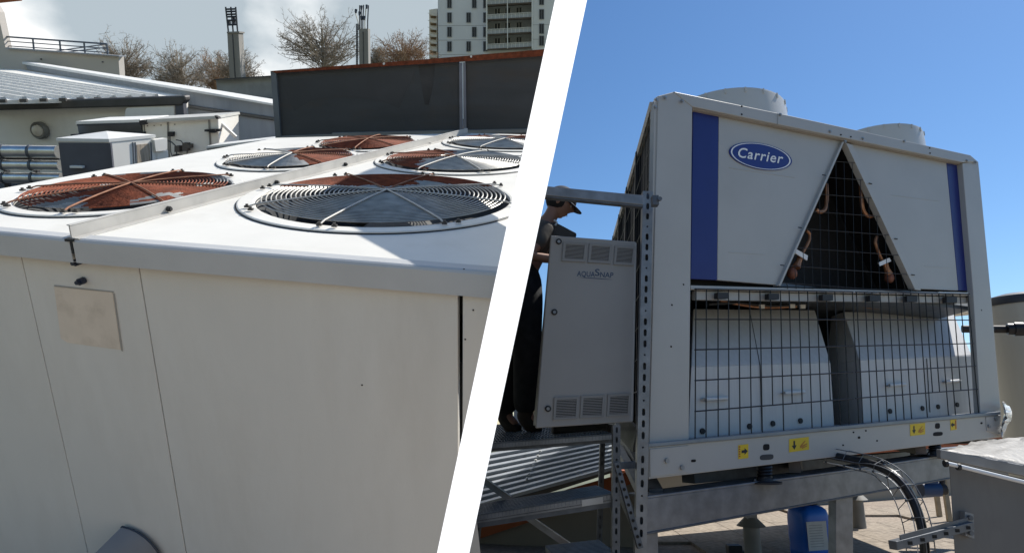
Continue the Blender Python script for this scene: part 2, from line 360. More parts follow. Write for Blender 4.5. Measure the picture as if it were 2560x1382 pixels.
# casing panels
def vline(px0, y0, top=1, bot=1):
    return None
zl = H-.050; zb = -1.75
def xpt(px, py): return FPn.hit(px, py, -.012)
edges = [cornerL-fn*.012, xpt(50, 630), xpt(345, 660), xpt(1150, 745)]
rt = xpt(1290, 700); rb = xpt(1133-30, 1530)
def panel(a, b, bb=None, gp=.0025):
    g = G(); a = V((a.x, a.y, 0))+fd*gp; b = V((b.x, b.y, 0))-fd*gp
    bb = V((bb.x, bb.y, 0)) if bb is not None else b
    g.prism([a+V((0, 0, zl)), b+V((0, 0, zl)), bb+V((0, 0, zb)), a+V((0, 0, zb))], -fn*.02); return g
for i in range(2): obj('casing_panel', panel(edges[i], edges[i+1], gp=.0012), old_panel, unit, bevel=.0015)
obj('casing_panel', panel(edges[2], edges[3]-fd*.004, gp=.0018), old_panel, unit, bevel=.002)
a_ = V((edges[3].x, edges[3].y, 0))+fd*.0065; b_ = V((rt.x, rt.y, 0)); lo = xpt(1157, 1335)
g = G(); g.prism([a_+V((0, 0, zl)), b_+V((0, 0, zl)), V((a_.x, a_.y, lo.z))+fd*.004, V((a_.x, a_.y, lo.z))], -fn*.02); obj('casing_panel', g, old_panel, unit, bevel=.002)
# inner carcass (dark) behind joints
g = G(); b0 = V((cornerL.x, cornerL.y, 0))-fn*.05; b1 = xpt(1110, 1500); b1 = V((b1.x, b1.y, 0))-fn*.04
c2 = farR.copy(); c2.z = 0; c3 = farL.copy(); c3.z = 0
t1 = V((cutF.x, cutF.y, 0))-fn*.04
g.hexa([b0+Z_*zb, b1+Z_*zb, V((.0, 4.2, zb)), c3+Z_*zb], [b0+Z_*-.72, t1+Z_*-.72-fd*.12, V((-.2, 4.2, -.72)), c3+Z_*-.72])
obj('inner_casing', g, void, unit)
g = G(); g.prism([b0+Z_*-.48, t1+Z_*-.48-fd*.02, xpt(1225, 800)-fn*.03, b0+Z_*-.7], -fn*.01); obj('joint_backing', g, void, unit)
g = G(); s0 = b0+Z_*-.475; s1 = c3+Z_*-.475
g.prism([s0, s1, V((s1.x, s1.y, zb)), V((s0.x, s0.y, zb))], V((.015, 0, 0))); obj('side_panel', g, old_panel, unit)
# end face along the divider
e0 = cutF-fn*.04+Z_*-.014-fd*.01; e1 = V((outer[2][0] if len(outer) > 2 else farR.x, farR.y, H-.014))-V((.01, 0, 0))
g = G(); g.prism([e0, e1, V((e1.x-.4, e1.y, -.75)), V((xpt(1192, 1000).x, e0.y+.03, -.75))], V((-.01, 0, 0))); obj('end_panel', g, old_panel, unit)
# pink plate, knobs
g = G(); g.plate(FPn, [(135, 717), (281, 731), (302, 874), (168, 856), (152, 845)], -.0105, .0015); obj('blank_plate', g, plate_m, unit, label='faded pinkish rectangular plate')
g = G()
for q in ([(283, 733), (285, 733), (306, 878), (303, 876)], [(135, 713), (283, 729), (283, 731), (135, 715.5)]): g.plate(FPn, q, -.0095, .001)
obj('plate_edge', g, mat('plate_edge_grey', (.33, .31, .28), .7), unit)
for q in ((190, 656), (200, 704)):
    c = FPn.hit(*q, .003); g = G(); g.cyl(c-fn*.012, c+fn*.004, .0095, 14); g.cyl(c+fn*.003, c+fn*.013, .006, 6); obj('knob', g, [mat('knob_blue_black', (.02, .028, .05), .4, var=.1)], unit, smooth=True)
g = G()
for q in ((905, 962), (1160, 673), (1183, 775), (1163, 848)): g.cyl(FPn.hit(*q, -.013), FPn.hit(*q, -.0105 if q[1] > 700 else .001), .0022, 8)
obj('rivet', g, void, unit)
# lengthwise rail
rail = G(); ra = barA+fd*.0; hh = .034; bx = V((bd_.y, -bd_.x, 0))
A = barA-bd_*.0; B = barA+bd_*2.93
rail.hexa([A-bx*.004, A, B, B-bx*.004], [p+Z_*hh for p in (A-bx*.004, A, B, B-bx*.004)])
rail.hexa([p+Z_*hh for p in (A-bx*.010, A+bx*.001, B+bx*.001, B-bx*.010)], [p+Z_*(hh+.003) for p in (A-bx*.010, A+bx*.001, B+bx*.001, B-bx*.010)])
rail.hexa([A, A+bx*.022, B+bx*.022, B], [p+Z_*.003 for p in (A, A+bx*.022, B+bx*.022, B)])
obj('stiffening_rail', rail, bar_m, unit, bevel=.0008)
g = G(); c = barA+fn*-.002
g.box(c+V((-.004, .0, -.002)), (.022, .02, .007)); g.box(c+V((-.002, -.004, -.02)), (.005, .006, .036)); o = obj('rail_foot', g, mat('foot_dark', (.02, .025, .03), .6), unit)
RP = PL('L', barA, bx)
for q in ((420, 522), (690, 456), (862, 411), (980, 383), (1073, 361), (1137, 345)):
    c = RP.hit(*q, .0005); g = G(); g.cyl(c, c+bx*.008, .0085, 12); g.cyl(c+bx*.008, c+bx*.013, .0055, 6); obj('rail_bolt', g, mat('bolt_dark', (.03, .03, .03), .5), unit)
# fans
rnd = random.Random(3)
def rustiness(idx, x, y, r):      # 0..1 by place on the grille (x,y unit disc)
    nz = noise.noise(V((x*2.3+idx*7, y*2.3, 0)))*.55+noise.noise(V((x*8+idx, y*8, 3)))*.22
    if idx == 0: d = .62-abs(y-.05)*.62
    elif idx == 1: d = (y*1.3-.30-x*.55)
    elif idx == 2: d = (x+y)*1.2+.05
    elif idx == 3: d = -x*1.3-.1-y*.2
    elif idx == 4: d = .8
    else: d = y*1.0-.15
    return d+nz
sun_l = LM@SD
for i, (nm, c, rx, ry, _) in enumerate(fans):
    c3_ = V((c[0], c[1], H)); n = 72
    keep = lambda p: (LM@bn).dot(p) < 0.012
    prt = (lambda a, k=1.0, z=0.0: V((*EL(c, rx*k*math.cos(a), ry*k*math.sin(a)), H+z)))
    # raised ring
    g = G(); prof = [(1.0, -.001), (1.0, .006), (.992, .008), (.90, .008), (.885, .006), (.88, -.004)]
    for j in range(n):
        a0, a1 = 2*math.pi*j/n, 2*math.pi*(j+1)/n
        if not keep(prt(a0)) or not keep(prt(a1)): continue
        for q in range(len(prof)-1):
            (k0, z0), (k1, z1) = prof[q], prof[q+1]
            g.add([prt(a0, k0, z0), prt(a1, k0, z0), prt(a1, k1, z1), prt(a0, k1, z1)], [(0, 1, 2, 3)])
    ring = obj('fan_ring', g, old_top, unit, smooth=True, angle=12)
    g = G()                                    # shade of the gap painted black: gasket round the ring foot
    pts = [prt(2*math.pi*j/n, 1.006, .0015) for j in range(n)]; pts = [p for p in pts]
    for j in range(n):
        a, b = pts[j], pts[(j+1) % n]
        if keep(a) and keep(b): g.tube([a, b], .0022, 4, cap=False)
    obj('gap_shade', g, black, ring)
    g = G()
    for j in range(n):
        a0, a1 = 2*math.pi*j/n, 2*math.pi*(j+1)/n
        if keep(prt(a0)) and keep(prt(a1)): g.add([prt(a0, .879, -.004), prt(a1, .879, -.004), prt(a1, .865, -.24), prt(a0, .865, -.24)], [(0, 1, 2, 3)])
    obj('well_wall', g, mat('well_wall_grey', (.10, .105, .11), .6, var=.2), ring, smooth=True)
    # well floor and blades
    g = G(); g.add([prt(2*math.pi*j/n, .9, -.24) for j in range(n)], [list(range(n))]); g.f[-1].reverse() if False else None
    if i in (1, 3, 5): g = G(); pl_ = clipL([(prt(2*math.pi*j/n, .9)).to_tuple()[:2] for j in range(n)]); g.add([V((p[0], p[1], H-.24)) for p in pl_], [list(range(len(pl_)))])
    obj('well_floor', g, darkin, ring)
    for k in range(5):
        a = k*2*math.pi/5+i; g = G()
        p = [c3_+V((math.cos(a+t)*rx*r, math.sin(a+t)*ry*r, -.13+zz)) for t, r, zz in ((-.12, .18, .0), (.30, .18, .03), (.55, .62, .05), (.42, .80, .05), (-.1, .80, -.02), (-.25, .6, -.02))]
        if all(keep(q) for q in p): g.prism(p, V((0, 0, -.006))); obj('fan_blade', g, blade_m, ring)
    g = G(); g.lathe(c3_+V((0, 0, -.17)), Z_, [(0, .0), (rx*.2, .0), (rx*.2, .06), (rx*.16, .075), (0, .075)], 24); obj('fan_hub', g, blade_m, ring, smooth=True)
    # grille wires: closely spaced rings on a low dome
    g = G(); NR = 25
    dome = lambda k: .012+.016*(1-k*k)
    for q in range(NR):
        k = .08+.765*q/(NR-1)
        for j in range(n):
            a0, a1 = 2*math.pi*j/n, 2*math.pi*(j+1)/n; p0, p1 = prt(a0, k, dome(k)), prt(a1, k, dome(k))
            if not (keep(p0) and keep(p1)): continue
            x_, y_ = k*math.cos(a0), k*math.sin(a0)
            g.cur = 0 if rustiness(i, x_, y_, k) > .18 else (2 if rustiness(i, x_, y_, k) > .0 and i == 0 else 1)
            g.tube([p0, p1], .0026, 4, cap=False)
    obj('grille_wires', g, [rust, zinc, zinc_dk], ring, smooth=True, angle=80)
    for q in range(8):                        # spider arms with clips
        a = math.radians(93 if i == 1 else 66 if i in (0, 2, 4) else 84)+q*math.pi/4
        pts = [prt(a, k, dome(k)+.006) for k in (0, .25, .5, .75, .88)]+[prt(a, .93, .016)]
        if not all(keep(p) for p in pts):
            pts = [p for p in pts if keep(p)]
            if len(pts) < 2: continue
        rr = rustiness(i, .55*math.cos(a), .55*math.sin(a), .5)
        g = G(); g.tube(pts, .0028, 6); obj('grille_arm', g, rust_arm if rr > .15 else bar_m, ring, smooth=True)
        for da in (0, .10):
            p = prt(a+da, .945, .012)
            if keep(p): gg = G(); gg.box(p+V((0, 0, .003)), (.015, .011, .006)); gg.cyl(p+V((0, 0, .006)), p+V((0, 0, .011)), .0045, 8); obj('clip', gg, mat('clip_dark', (.06, .055, .05), .6), ring)

# grey duct elbow low in front of the panels
cc = FPn.hit(322, 1394, 0); g = G(); u1 = FPn.hit(428, 1400, 0)-cc; r_ = .122
dirn = (V((-.55, -.62, -.50))).normalized(); nn = 28
ring0 = [cc+(fd*max(math.cos(t), -.02)+Z_*math.sin(t))*r_ for t in [2*math.pi*k/nn for k in range(nn)]]
ring1 = [p+dirn*.10 for p in ring0]; ring2 = [cc+dirn*.22+V((0, 0, -.05))+(p-cc)*1.0 for p in ring0]
g.add(ring0+ring1+ring2, [(j*nn+k, j*nn+(k+1) % nn, (j+1)*nn+(k+1) % nn, (j+1)*nn+k) for j in (0, 1) for k in range(nn)])
g.add(ring2, [list(range(nn))])
d_ = thing('duct_elbow', 'grey round duct cowl at the foot of the old white unit', 'duct', 'L', cc)
obj('cowl', g, mat('cowl_grey', (.19, .19, .20), .45, .1, var=.08), d_, smooth=True)
g = G(); g.tube([p+fn*.002 for p in ring0], .0028, 6, closed=True); obj('rim', g, mat('rim_dark', (.03, .04, .06), .4), d_, smooth=True)

# dark screen wall behind the unit
SW = PL('L', (0, 4.95, 0), (0, 1, 0))
scr = thing('metal_screen', 'dark slate sheet metal screen with rusty top edge behind the fans', 'screen', 'L', SW.hit(1000, 350))
for q in ([(690, 178), (1147, 147), (1150, 331), (700, 342)], [(1163, 145), (1379, 130), (1379, 327), (1163, 331)]):
    g = G(); g.plate(SW, q, 0, .05); obj('screen_panel', g, screen_m, scr)
g = G(); g.plate(SW, [(1046, 164), (1088, 161), (1082, 215), (1072, 262), (1062, 262), (1054, 215)], .002, .001); obj('rust_streak', g, mat('brown_streak', (.060, .058, .058), .8, var=.3), scr)
g = G(); g.plate(SW, [(700, 200), (1040, 176), (1015, 230), (998, 272), (960, 256), (900, 243), (840, 241), (780, 252), (735, 278), (722, 250)], .0015, .001); obj('water_mark', g, mat('wet_slate', (.054, .060, .068), .45, .1, var=.1), scr)
g = G(); g.plate(SW, [(676, 178), (1050, 150), (1379, 122), (1379, 139), (1150, 155), (690, 183)], .03, .09); obj('top_capping', g, rust, scr, label='rusty top capping')
g = G(); g.plate(SW, [(676, 178), (690, 182), (703, 360), (690, 362)], .025, .09); obj('corner_post', g, screen_fr, scr)
for q in ([(1148, 158), (1154, 158), (1156, 331), (1149, 331)], [(1158, 157), (1164, 157), (1166, 331), (1159, 331)]):
    g = G(); g.plate(SW, q, .02, .05); obj('seam_strip', g, mat('seam_light', (.2, .21, .25), .5, .1), scr)
g = G(); g.plate(SW, [(830, 333), (1379, 322), (1379, 331), (830, 342)], .04, .06); g.plate(SW, [(700, 341), (830, 336), (830, 346), (702, 352)], .03, .05); obj('base_rail', g, mat('base_rail_grey', (.24, .25, .25), .5), scr)
for q in ((960, 160), (1178, 142)):
    c = SW.hit(*q, .03); g = G(); g.cyl(c, c-V((0, .012, 0)), .008, 8); obj('screw', g, coping_m, scr)
g = G(); g.plate(SW, [(703, 330), (1379, 315), (1379, 420), (703, 420)], -.03, .05); obj('lower_skirt', g, darkin, scr)

# --- low building with ribbed white roof, behind
WP = PL('L', yhit('L', 100, 300, 9.0), (.04, 1, 0))
gA = WP.hit(0, 256); zr = gA.z
hs = thing('low_building', 'low off-white building with ribbed white metal roof and charcoal gutter', 'building', 'L', WP.hit(150, 400))
g = G(); g.plate(WP, [(-80, 270), (446, 252), (446, 470), (-80, 470)], 0, .25); obj('wall', g, wall_w, hs)
g = G(); g.plate(WP, [(-60, 256), (462, 239), (464, 250), (452, 264), (-60, 278)], .14, .14); gut = obj('gutter', g, gutter_m, hs, bevel=.02)
g = G(); g.plate(WP, [(438, 262), (458, 258), (460, 290), (440, 292)], .12, .08); obj('downpipe', g, hvac_d, hs)
RPn = PL('L', WP.hit(200, 249, .1), (0, 0, 1))
pA, pB = RPn.hit(-80, 151), RPn.hit(457, 238)
g = G(); g.prism([RPn.hit(-60, 252), RPn.hit(432, 243), RPn.hit(455, 238), RPn.hit(-60, 156)], V((0, 0, -.05))); rf = obj('roof', g, roof_w, hs)
for xg in (10, 62, 112, 160, 204, 247, 286, 325, 360, 392):
    yg = 253-xg*.023; L = xg+60
    g = G(); a = RPn.hit(xg, yg); b = RPn.hit(xg-L, yg-L*(.155+.03*(1-xg/400)))
    w = V((0, 0, 1)).cross((b-a).normalized())*.035
    g.prism([a-w, a+w, a+w*.5+Z_*.05, a-w*.5+Z_*.05], b-a); obj('roof_rib', g, roof_rib, rf)
    g = G(); g.box(a+V((0, -.02, .0)), (.09, .03, .04)); obj('rib_end', g, gutter_m, rf)
pn_ = (pB-pA).cross(Z_)
GP = PL('L', pB, pn_)
g = G(); g.plate(GP, [(-60, 139), (460, 224), (696, 264), (704, 420), (446, 420), (457, 240), (-60, 153)], 0, .3); pw = thing('sloping_parapet', 'grey sloping parapet wall with pale coping beside the ribbed roof', 'wall', 'L', GP.hit(600, 400)); obj('wall_face', g, wall_g, pw)
g = G(); g.plate(GP, [(-60, 136), (460, 221), (698, 262), (698, 267), (460, 227), (-60, 142)], .08, .30); obj('coping', g, coping_m, pw)
g = G(); g.plate(GP, [(462, 262), (698, 297), (698, 300), (462, 265)], .05, .05); g.plate(GP, [(462, 268), (698, 303), (698, 304.5), (462, 270)], .03, .03); obj('ledge', g, gutter_m, pw)
c = WP.hit(103, 326, .02)
lm = thing('bulkhead_lamp', 'round wall lamp with grey rim on the off-white wall', 'wall lamp', 'L', c)
g = G(); g.lathe(c, WP.n, [(0, 0), (.118, 0), (.118, .05), (.10, .075), (.085, .07), (.085, .05)], 28); obj('rim', g, mat('lamp_rim', (.2, .19, .17), .5), lm, smooth=True)
g = G(); g.lathe(c, WP.n, [(.086, .05), (.075, .08), (.04, .10), (0, .105)], 24); obj('lens', g, mat('lamp_lens', (.62, .56, .47), .3), lm, smooth=True)
g = G(); g.plate(WP, [(316, 268), (436, 263), (436, 300), (312, 300), (310, 290), (312, 276)], .12, .12)
obj('cable_box', g, wall_w, fr='L', loc=WP.hit(370, 300), label='flat off-white casing on the wall under the gutter end', cat='casing', bevel=.02)

# --- air handling units in front of that wall
UL = 6.2
a0 = yhit('L', 145, 353, 6.2); b0_ = zhit('L', 273, 355, a0.z)
ahu = thing('small_air_unit', 'boxy air unit with dark blue-grey end and brown-streaked white side', 'air unit', 'L', yhit('L', 220, 445, 6.2))
cR_ = zhit('L', 386, 344, a0.z); hgt = .62
def boxlike(a, b, c, h):  # front edge a-b, side edge b-c at top, height h
    d = a+(c-b); dz = V((0, 0, -h)); return ([a+dz, b+dz, c+dz, d+dz], [a, b, c, d])
dd = (cR_-b0_)
q = boxlike(a0, b0_, b0_+dd*1.0, hgt)
g = G(); g.hexa(*q); obj('body', g, hvac_w, ahu)
fnm = (b0_-a0).cross(Z_).normalized(); 
if fnm.y > 0: fnm = -fnm
AF = PL('L', a0, fnm)
g = G(); g.plate(AF, [(146, 357), (270, 358), (283, 470), (160, 470)], .02, .02); obj('end_panel', g, hvac_d, ahu, label='dark blue-grey end panel')
g = G(); g.plate(AF, [(270, 358), (276, 358), (287, 470), (281, 470)], .03, .03); obj('corner_trim', g, hvac_d, ahu)
g = G(); hd = AF.hit(193, 417, .05); g.box(hd, (.12, .04, .02)); obj('handle', g, coping_m, ahu)
sN = dd.cross(Z_).normalized(); AS = PL('L', b0_, sN)
g = G(); g.plate(AS, [(342, 362), (374, 359), (379, 440), (346, 440)], .006, .006); obj('side_panel', g, stain_m, ahu, label='brown streaked side panel')
for xx in (332, 338, 377):
    g = G(); g.plate(AS, [(xx, 356), (xx+1.6, 356), (xx+5.6, 440), (xx+4, 440)], .008, .008); obj('joint_strip', g, hvac_d, ahu)
g = G(); g.plate(AS, [(386, 350), (418, 346), (418, 376), (390, 379)], .04, .08); g.plate(AS, [(388, 380), (420, 377), (424, 440), (392, 440)], .0, .05); obj('junction_box', g, hvac_w, ahu)
tp = [q[1][0]+Z_*.03, q[1][1]+Z_*.03, q[1][2]+Z_*.03, q[1][3]+Z_*.03]; ctr = (tp[0]+tp[2])/2+Z_*.05
g = G(); g.add([p+(p-ctr)*.03 for p in tp]+[ctr]+[p+(p-ctr)*.03-Z_*.03 for p in tp], [(0, 1, 4), (1, 2, 4), (2, 3, 4), (3, 0, 4)]+[(5+k, 5+(k+1) % 4, (k+1) % 4, k) for k in range(4)]); obj('lid', g, coping_m, ahu)
# big unit behind
a1 = yhit('L', 190, 309, 7.2); 
big = thing('large_air_unit', 'long white air handling unit with open dark bay against the wall', 'air unit', 'L', yhit('L', 450, 400, 7.2))
BF = PL('L', a1, (0, 1, 0))
g = G(); g.plate(BF, [(355, 304), (545, 293), (551, 440), (362, 440)], 0, .55); obj('body', g, hvac_w, big, bevel=.01)
g = G(); g.plate(BF, [(193, 312), (352, 306), (356, 345), (199, 345)], -.05, .5); obj('bay', g, mat('bay_grey', (.16, .18, .21), .6), big)
g = G(); g.plate(BF, [(190, 304), (350, 299), (353, 303), (353, 308), (190, 313)], .06, .6); obj('roof_sheet', g, coping_m, big)
g = G(); g.plate(BF, [(192, 311), (352, 306), (352, 309.5), (192, 315)], .065, .02); g.plate(BF, [(176, 336), (355, 331), (355, 338), (178, 346)], .08, .1); obj('bay_trim', g, steel_dk, big)
g = G(); g.plate(BF, [(347, 302), (362, 301), (362, 312), (350, 314)], .09, .06); g.plate(BF, [(536, 289), (545, 293), (547, 298), (540, 298)], .09, .06); obj('corner_cap', g, black, big)
g = G(); g.plate(BF, [(352, 300), (540, 290), (542, 297), (356, 308)], .05, .62); obj('top_rail', g, mat('toprail', (.52, .51, .47), .5), big)
g = G()
for qd in ([(417, 306), (421, 306), (425, 440), (421, 440)], [(520, 300), (524, 300), (528, 370), (524, 370)], [(358, 310), (361, 310), (366, 400), (363, 400)]):
  g = G(); g.plate(BF, qd, .01, .01)
  obj('joint_strip', g, mat('joint', (.25, .24, .22), .6), big)
g = G()
for (x_, y_, w_, h_) in ((425, 336, 13, 11), (530, 328, 14, 9), (516, 327, 10, 5), (545, 326, 9, 6)):
    g = G(); g.plate(BF, [(x_-w_/2, y_-h_/2), (x_+w_/2, y_-h_/2), (x_+w_/2, y_+h_/2), (x_-w_/2, y_+h_/2)], .05, .05); obj('latch', g, black, big)
g = G()
for (x_, y_, w_, h_) in ((442, 373, 12, 15), (462, 368, 13, 20), (472, 366, 8, 10), (436, 394, 8, 14)): g.plate(BF, [(x_-w_/2, y_-h_/2), (x_+w_/2, y_-h_/2), (x_+w_/2, y_+h_/2), (x_-w_/2, y_+h_/2)], .07, .07)
obj('control_box', g, mat('control_dark', (.09, .08, .07), .6), big)
g = G()
g.tube([BF.hit(454+8*math.cos(t), 395+8*math.sin(t), .06) for t in [k*math.pi/8 for k in range(16)]], .006, 5, closed=True)
g.tube([BF.hit(*q_, .05) for q_ in ((420, 352), (430, 356), (440, 366), (442, 385), (450, 398))], .007, 5)
g.tube([BF.hit(*q_, .05) for q_ in ((425, 340), (427, 380), (432, 395), (424, 405))], .005, 5)
g.tube([BF.hit(*q_, .05) for q_ in ((440, 350), (452, 352), (460, 362), (468, 372), (468, 392), (450, 403))], .006, 5)
obj('cable_loop', g, steel_dk, big)
g = G(); g.beam(BF.hit(548, 304, -.1), BF.hit(590, 343, -.1), .03, .03); obj('strut', g, coping_m, big)
g = G(); 
for k in range(5): g.plate(BF, [(367+k*17, 314.5-k), (369+k*17, 314.5-k), (369+k*17, 316.5-k), (367+k*17, 316.5-k)], .01, .01)
obj('rivet', g, gutter_m, big)
# silver pipes
for k, (y_, r0, lab) in enumerate(((378, .062, 'uppermost silver jacketed pipe running into the small air unit'), (412, .052, 'middle silver jacketed pipe below the uppermost one'), (444, .055, 'lowest silver jacketed pipe half hidden by the white unit'))):
    a = yhit('L', -60, y_, 6.4); b = yhit('L', 146+k*5, y_+2, 6.4)
    g = G(); n_ = 6; pts = [a+(b-a)*j/n_ for j in range(n_+1)]
    g.tube(pts, r0, 20)
    p = thing('insulated_pipe', lab, 'pipe', 'L', a, 'silver pipes left of the small air unit'); obj('jacket', g, silver, p, smooth=True)
    for j in (2, 4): gg = G(); gg.cyl(pts[j]-X_*.012, pts[j]+X_*.012, r0+.006, 20); obj('clamp', gg, galv_d, p, smooth=True)
g = G(); a = yhit('L', 70, 452, 6.3); 
for xx in (15, 90):
    g.beam(yhit('L', xx, 360+40, 6.48), yhit('L', xx+6, 480, 6.48), .04, .04)
g.beam(yhit('L', -40, 396, 6.47), yhit('L', 150, 396, 6.47), .03, .03)
obj('pipe_rack', g, steel_dk, fr='L', loc=a, label='dark steel rack behind the silver pipes', cat='rack')
# fascia wall right of the units
FW = PL('L', (0, 6.8, 0), (0, 1, 0))
fw = thing('low_parapet', 'low wall with pale coping, grey fascia and orange brick strip', 'wall', 'L', FW.hit(620, 400))
g = G(); g.plate(FW, [(516, 366), (700, 345), (700, 351), (516, 371)], .06, .3); obj('coping', g, coping_m, fw)
g = G(); g.plate(FW, [(516, 371), (700, 351), (700, 364), (522, 383)], .04, .1); obj('fascia', g, wall_g, fw)
g = G(); g.plate(FW, [(540, 382), (700, 365), (700, 470), (540, 470)], 0, .2); obj('brick_strip', g, mat('orange_brick', (.36, .19, .11), .85, var=.2, scale=14), fw)
# stained concrete wall further back
CW = PL('L', (0, 17, 0), (0, 1, 0))
cw = thing('concrete_wall', 'stained grey concrete wall with dark coping behind the sloping parapet', 'wall', 'L', CW.hit(600, 300))
g = G(); g.plate(CW, [(540, 200), (690, 190), (690, 249), (545, 256)], 0, .5); g.plate(CW, [(545, 256), (700, 249), (700, 420), (545, 420)], -.1, .4); obj('wall_face', g, conc_m, cw)
g = G(); g.plate(CW, [(535, 198), (690, 188.5), (690, 191), (535, 201)], .12, .7); g.plate(CW, [(620, 249), (700, 245), (700, 249), (620, 252)], .1, .1); obj('coping', g, steel_dk, cw)
# upper terrace with railing
TW = PL('L', (0, 20, 0), (.12, 1, 0))
tw = thing('terrace_wall', 'beige terrace wall of a taller building at the upper left', 'wall', 'L', TW.hit(150, 230))
g = G(); g.plate(TW, [(-60, -60), (-6, 30), (14, 121), (296, 142), (304, 260), (-60, 260)], 0, .25); obj('wall_face', g, wall_b, tw)
g = G(); g.plate(TW, [(14, 119), (298, 139.5), (298, 142), (14, 122)], .1, .3); obj('coping', g, wall_g, tw)
g = G(); g.plate(TW, [(100, 147), (103, 147), (103, 150), (100, 150)], .03, .03); g.plate(TW, [(254, 154), (257, 154), (257, 157), (254, 157)], .03, .03); obj('weep_spout', g, steel_dk, tw)
g = G(); g.plate(TW, [(-60, -60), (60, -60), (48, 2), (-20, 9)], .8, .1); obj('roof_eave', g, orange_m, fr='L', loc=TW.hit(0, 10, .8), label='orange underside of an eave in the upper left corner', cat='eave')
tr = thing('terrace_railing', 'blue-grey metal railing along the top of the terrace wall', 'railing', 'L', TW.hit(14, 120))
for (q0, q1) in (((9, 92), (268, 110.5)), ((11, 103), (268, 122)), ((13, 115), (268, 132))):
    g = G(); g.tube([TW.hit(*q0, -.15), TW.hit(*q1, -.15)], .03 if q0[1] == 92 else .018, 6); obj('rail', g, rail_m, tr)
for xx in (14, 83, 150, 211, 268):
    g = G(); g.tube([TW.hit(xx-1, 92+(xx-9)*.071, -.15), TW.hit(xx+2, 121+(xx-14)*.075, -.15)], .028, 6); obj('baluster', g, rail_m, tr)
g = G(); g.tube([TW.hit(128, 130, -1.5), TW.hit(266, 111, -1.5)], .02, 6); g.tube([TW.hit(150, 133, -1.5), TW.hit(268, 119, -1.5)], .02, 6); obj('far_rail', g, rail_m, tr)

# --- sloping ground under that roof, and flat roof deck
g = G(); zg = -7.0
def lz(x, y): return zhit('L', x, y, zg)
g.prism([V((-60, 12, zg)), V((-5, 12, zg)), lz(1420, 320)*.0+V((-2.0, 30, zg)), V((-1.0, 120, zg)), V((-60, 120, zg))], V((0, 0, -.3)))
obj('hillside', g, hill_m, fr='L', kind='structure')
g = G(); g.prism([V((-9, 2.6, -1.75)), V((-2.2, 1.2, -1.75)), V((.0, 1.3, -1.75)), V((-.4, 4.2, -1.75)), V((-1.2, 12, -1.75)), V((-9, 12, -1.75))], V((0, 0, -.3)))
obj('roof_deck', g, deck_m, fr='L', kind='structure')

# --- bare trees
def tree(px, base_y, top_y, width, dist, seed, m, label, dens=1.0):
    r = random.Random(seed)
    k = FP/dist; hgt = (base_y-top_y)/k; wid = width/k*1.18
    b = yhit('L', px, base_y, dist)
    t = thing('bare_tree', label, 'tree', 'L', b, 'bare winter trees beyond the roofs')
    tr_ = G(); tw_ = G()
    g0 = b; cz = .56*hgt; tr_.tube([b, b+V((.02*hgt, 0, hgt*.35)), b+V((0, .02*hgt, hgt*.75))], [hgt*.028, hgt*.020, hgt*.008], 6)
    rv = lambda: V((r.gauss(0, 1), r.gauss(0, 1), r.gauss(0, 1))).normalized()
    def bend(p0, p2, sag, n_):
        mid = (p0+p2)/2+V((0, 0, sag))+rv()*(p2-p0).length*.10; return [p0*(1-u_)**2+mid*2*u_*(1-u_)+p2*u_*u_ for u_ in [q/n_ for q in range(n_+1)]]
    for q in range(int(95*dens)):
        d = rv(); d.z = d.z*.9+.12
        lump = .84+.18*noise.noise(d*2.2+V((seed, 0, 0)))+r.uniform(-.22, .02)
        tgt = V((b.x+d.x*wid*.5*lump, b.y+d.y*wid*.5*lump, b.z+cz+d.z*hgt*.46*lump))
        st = b+V((0, 0, hgt*r.uniform(.16, .62))); P = bend(st, tgt, -hgt*.04, 6)
        tr_.tube(P, [hgt*.006*(1-.8*u_/6)+.005 for u_ in range(7)], 4, cap=False)
        for w_ in range(15):
            i_ = r.choice((2, 3, 3, 4, 4, 5, 5, 6)); dr = (rv()+(tgt-st).normalized()*.3+V((0, 0, .25))).normalized(); L = hgt*r.uniform(.05, .10)
            p1 = P[i_]; P1 = bend(p1, p1+dr*L, 0, 2); tw_.tube(P1, [.011, .008, .006], 3, cap=False)
            for z_ in range(5):
                s0 = P1[r.choice((1, 2))]; dz = (rv()+dr*.9+V((0, 0, .3))).normalized(); tw_.tube([s0, s0+dz*L*r.uniform(.3, .6)], [.007, .004], 3, cap=False)
    obj('trunk', tr_, m, t); obj('crown', tw_, m, t)
tree(325, 260, 92, 135, 46, 11, bark, 'pale bare tree next to the end of the terrace railing')
tree(465, 280, 118, 160, 44, 12, bark, 'broad bare tree between the railing and the lattice-topped chimney')
tree(600, 250, 128, 120, 50, 13, bark, 'low bare tree around the foot of the lattice-topped chimney')
tree(812, 225, 42, 205, 42, 14, bark, 'largest bare tree, tall rounded crown left of the lamp mast')
tree(1015, 220, 78, 150, 44, 15, bark2, 'russet bare tree next to the apartment tower')
tree(545, 265, 132, 120, 56, 16, bark2, 'small bare tree just left of the lattice-topped chimney')
tree(945, 200, 118, 60, 52, 17, bark, 'thin low bare tree right beside the lamp mast')

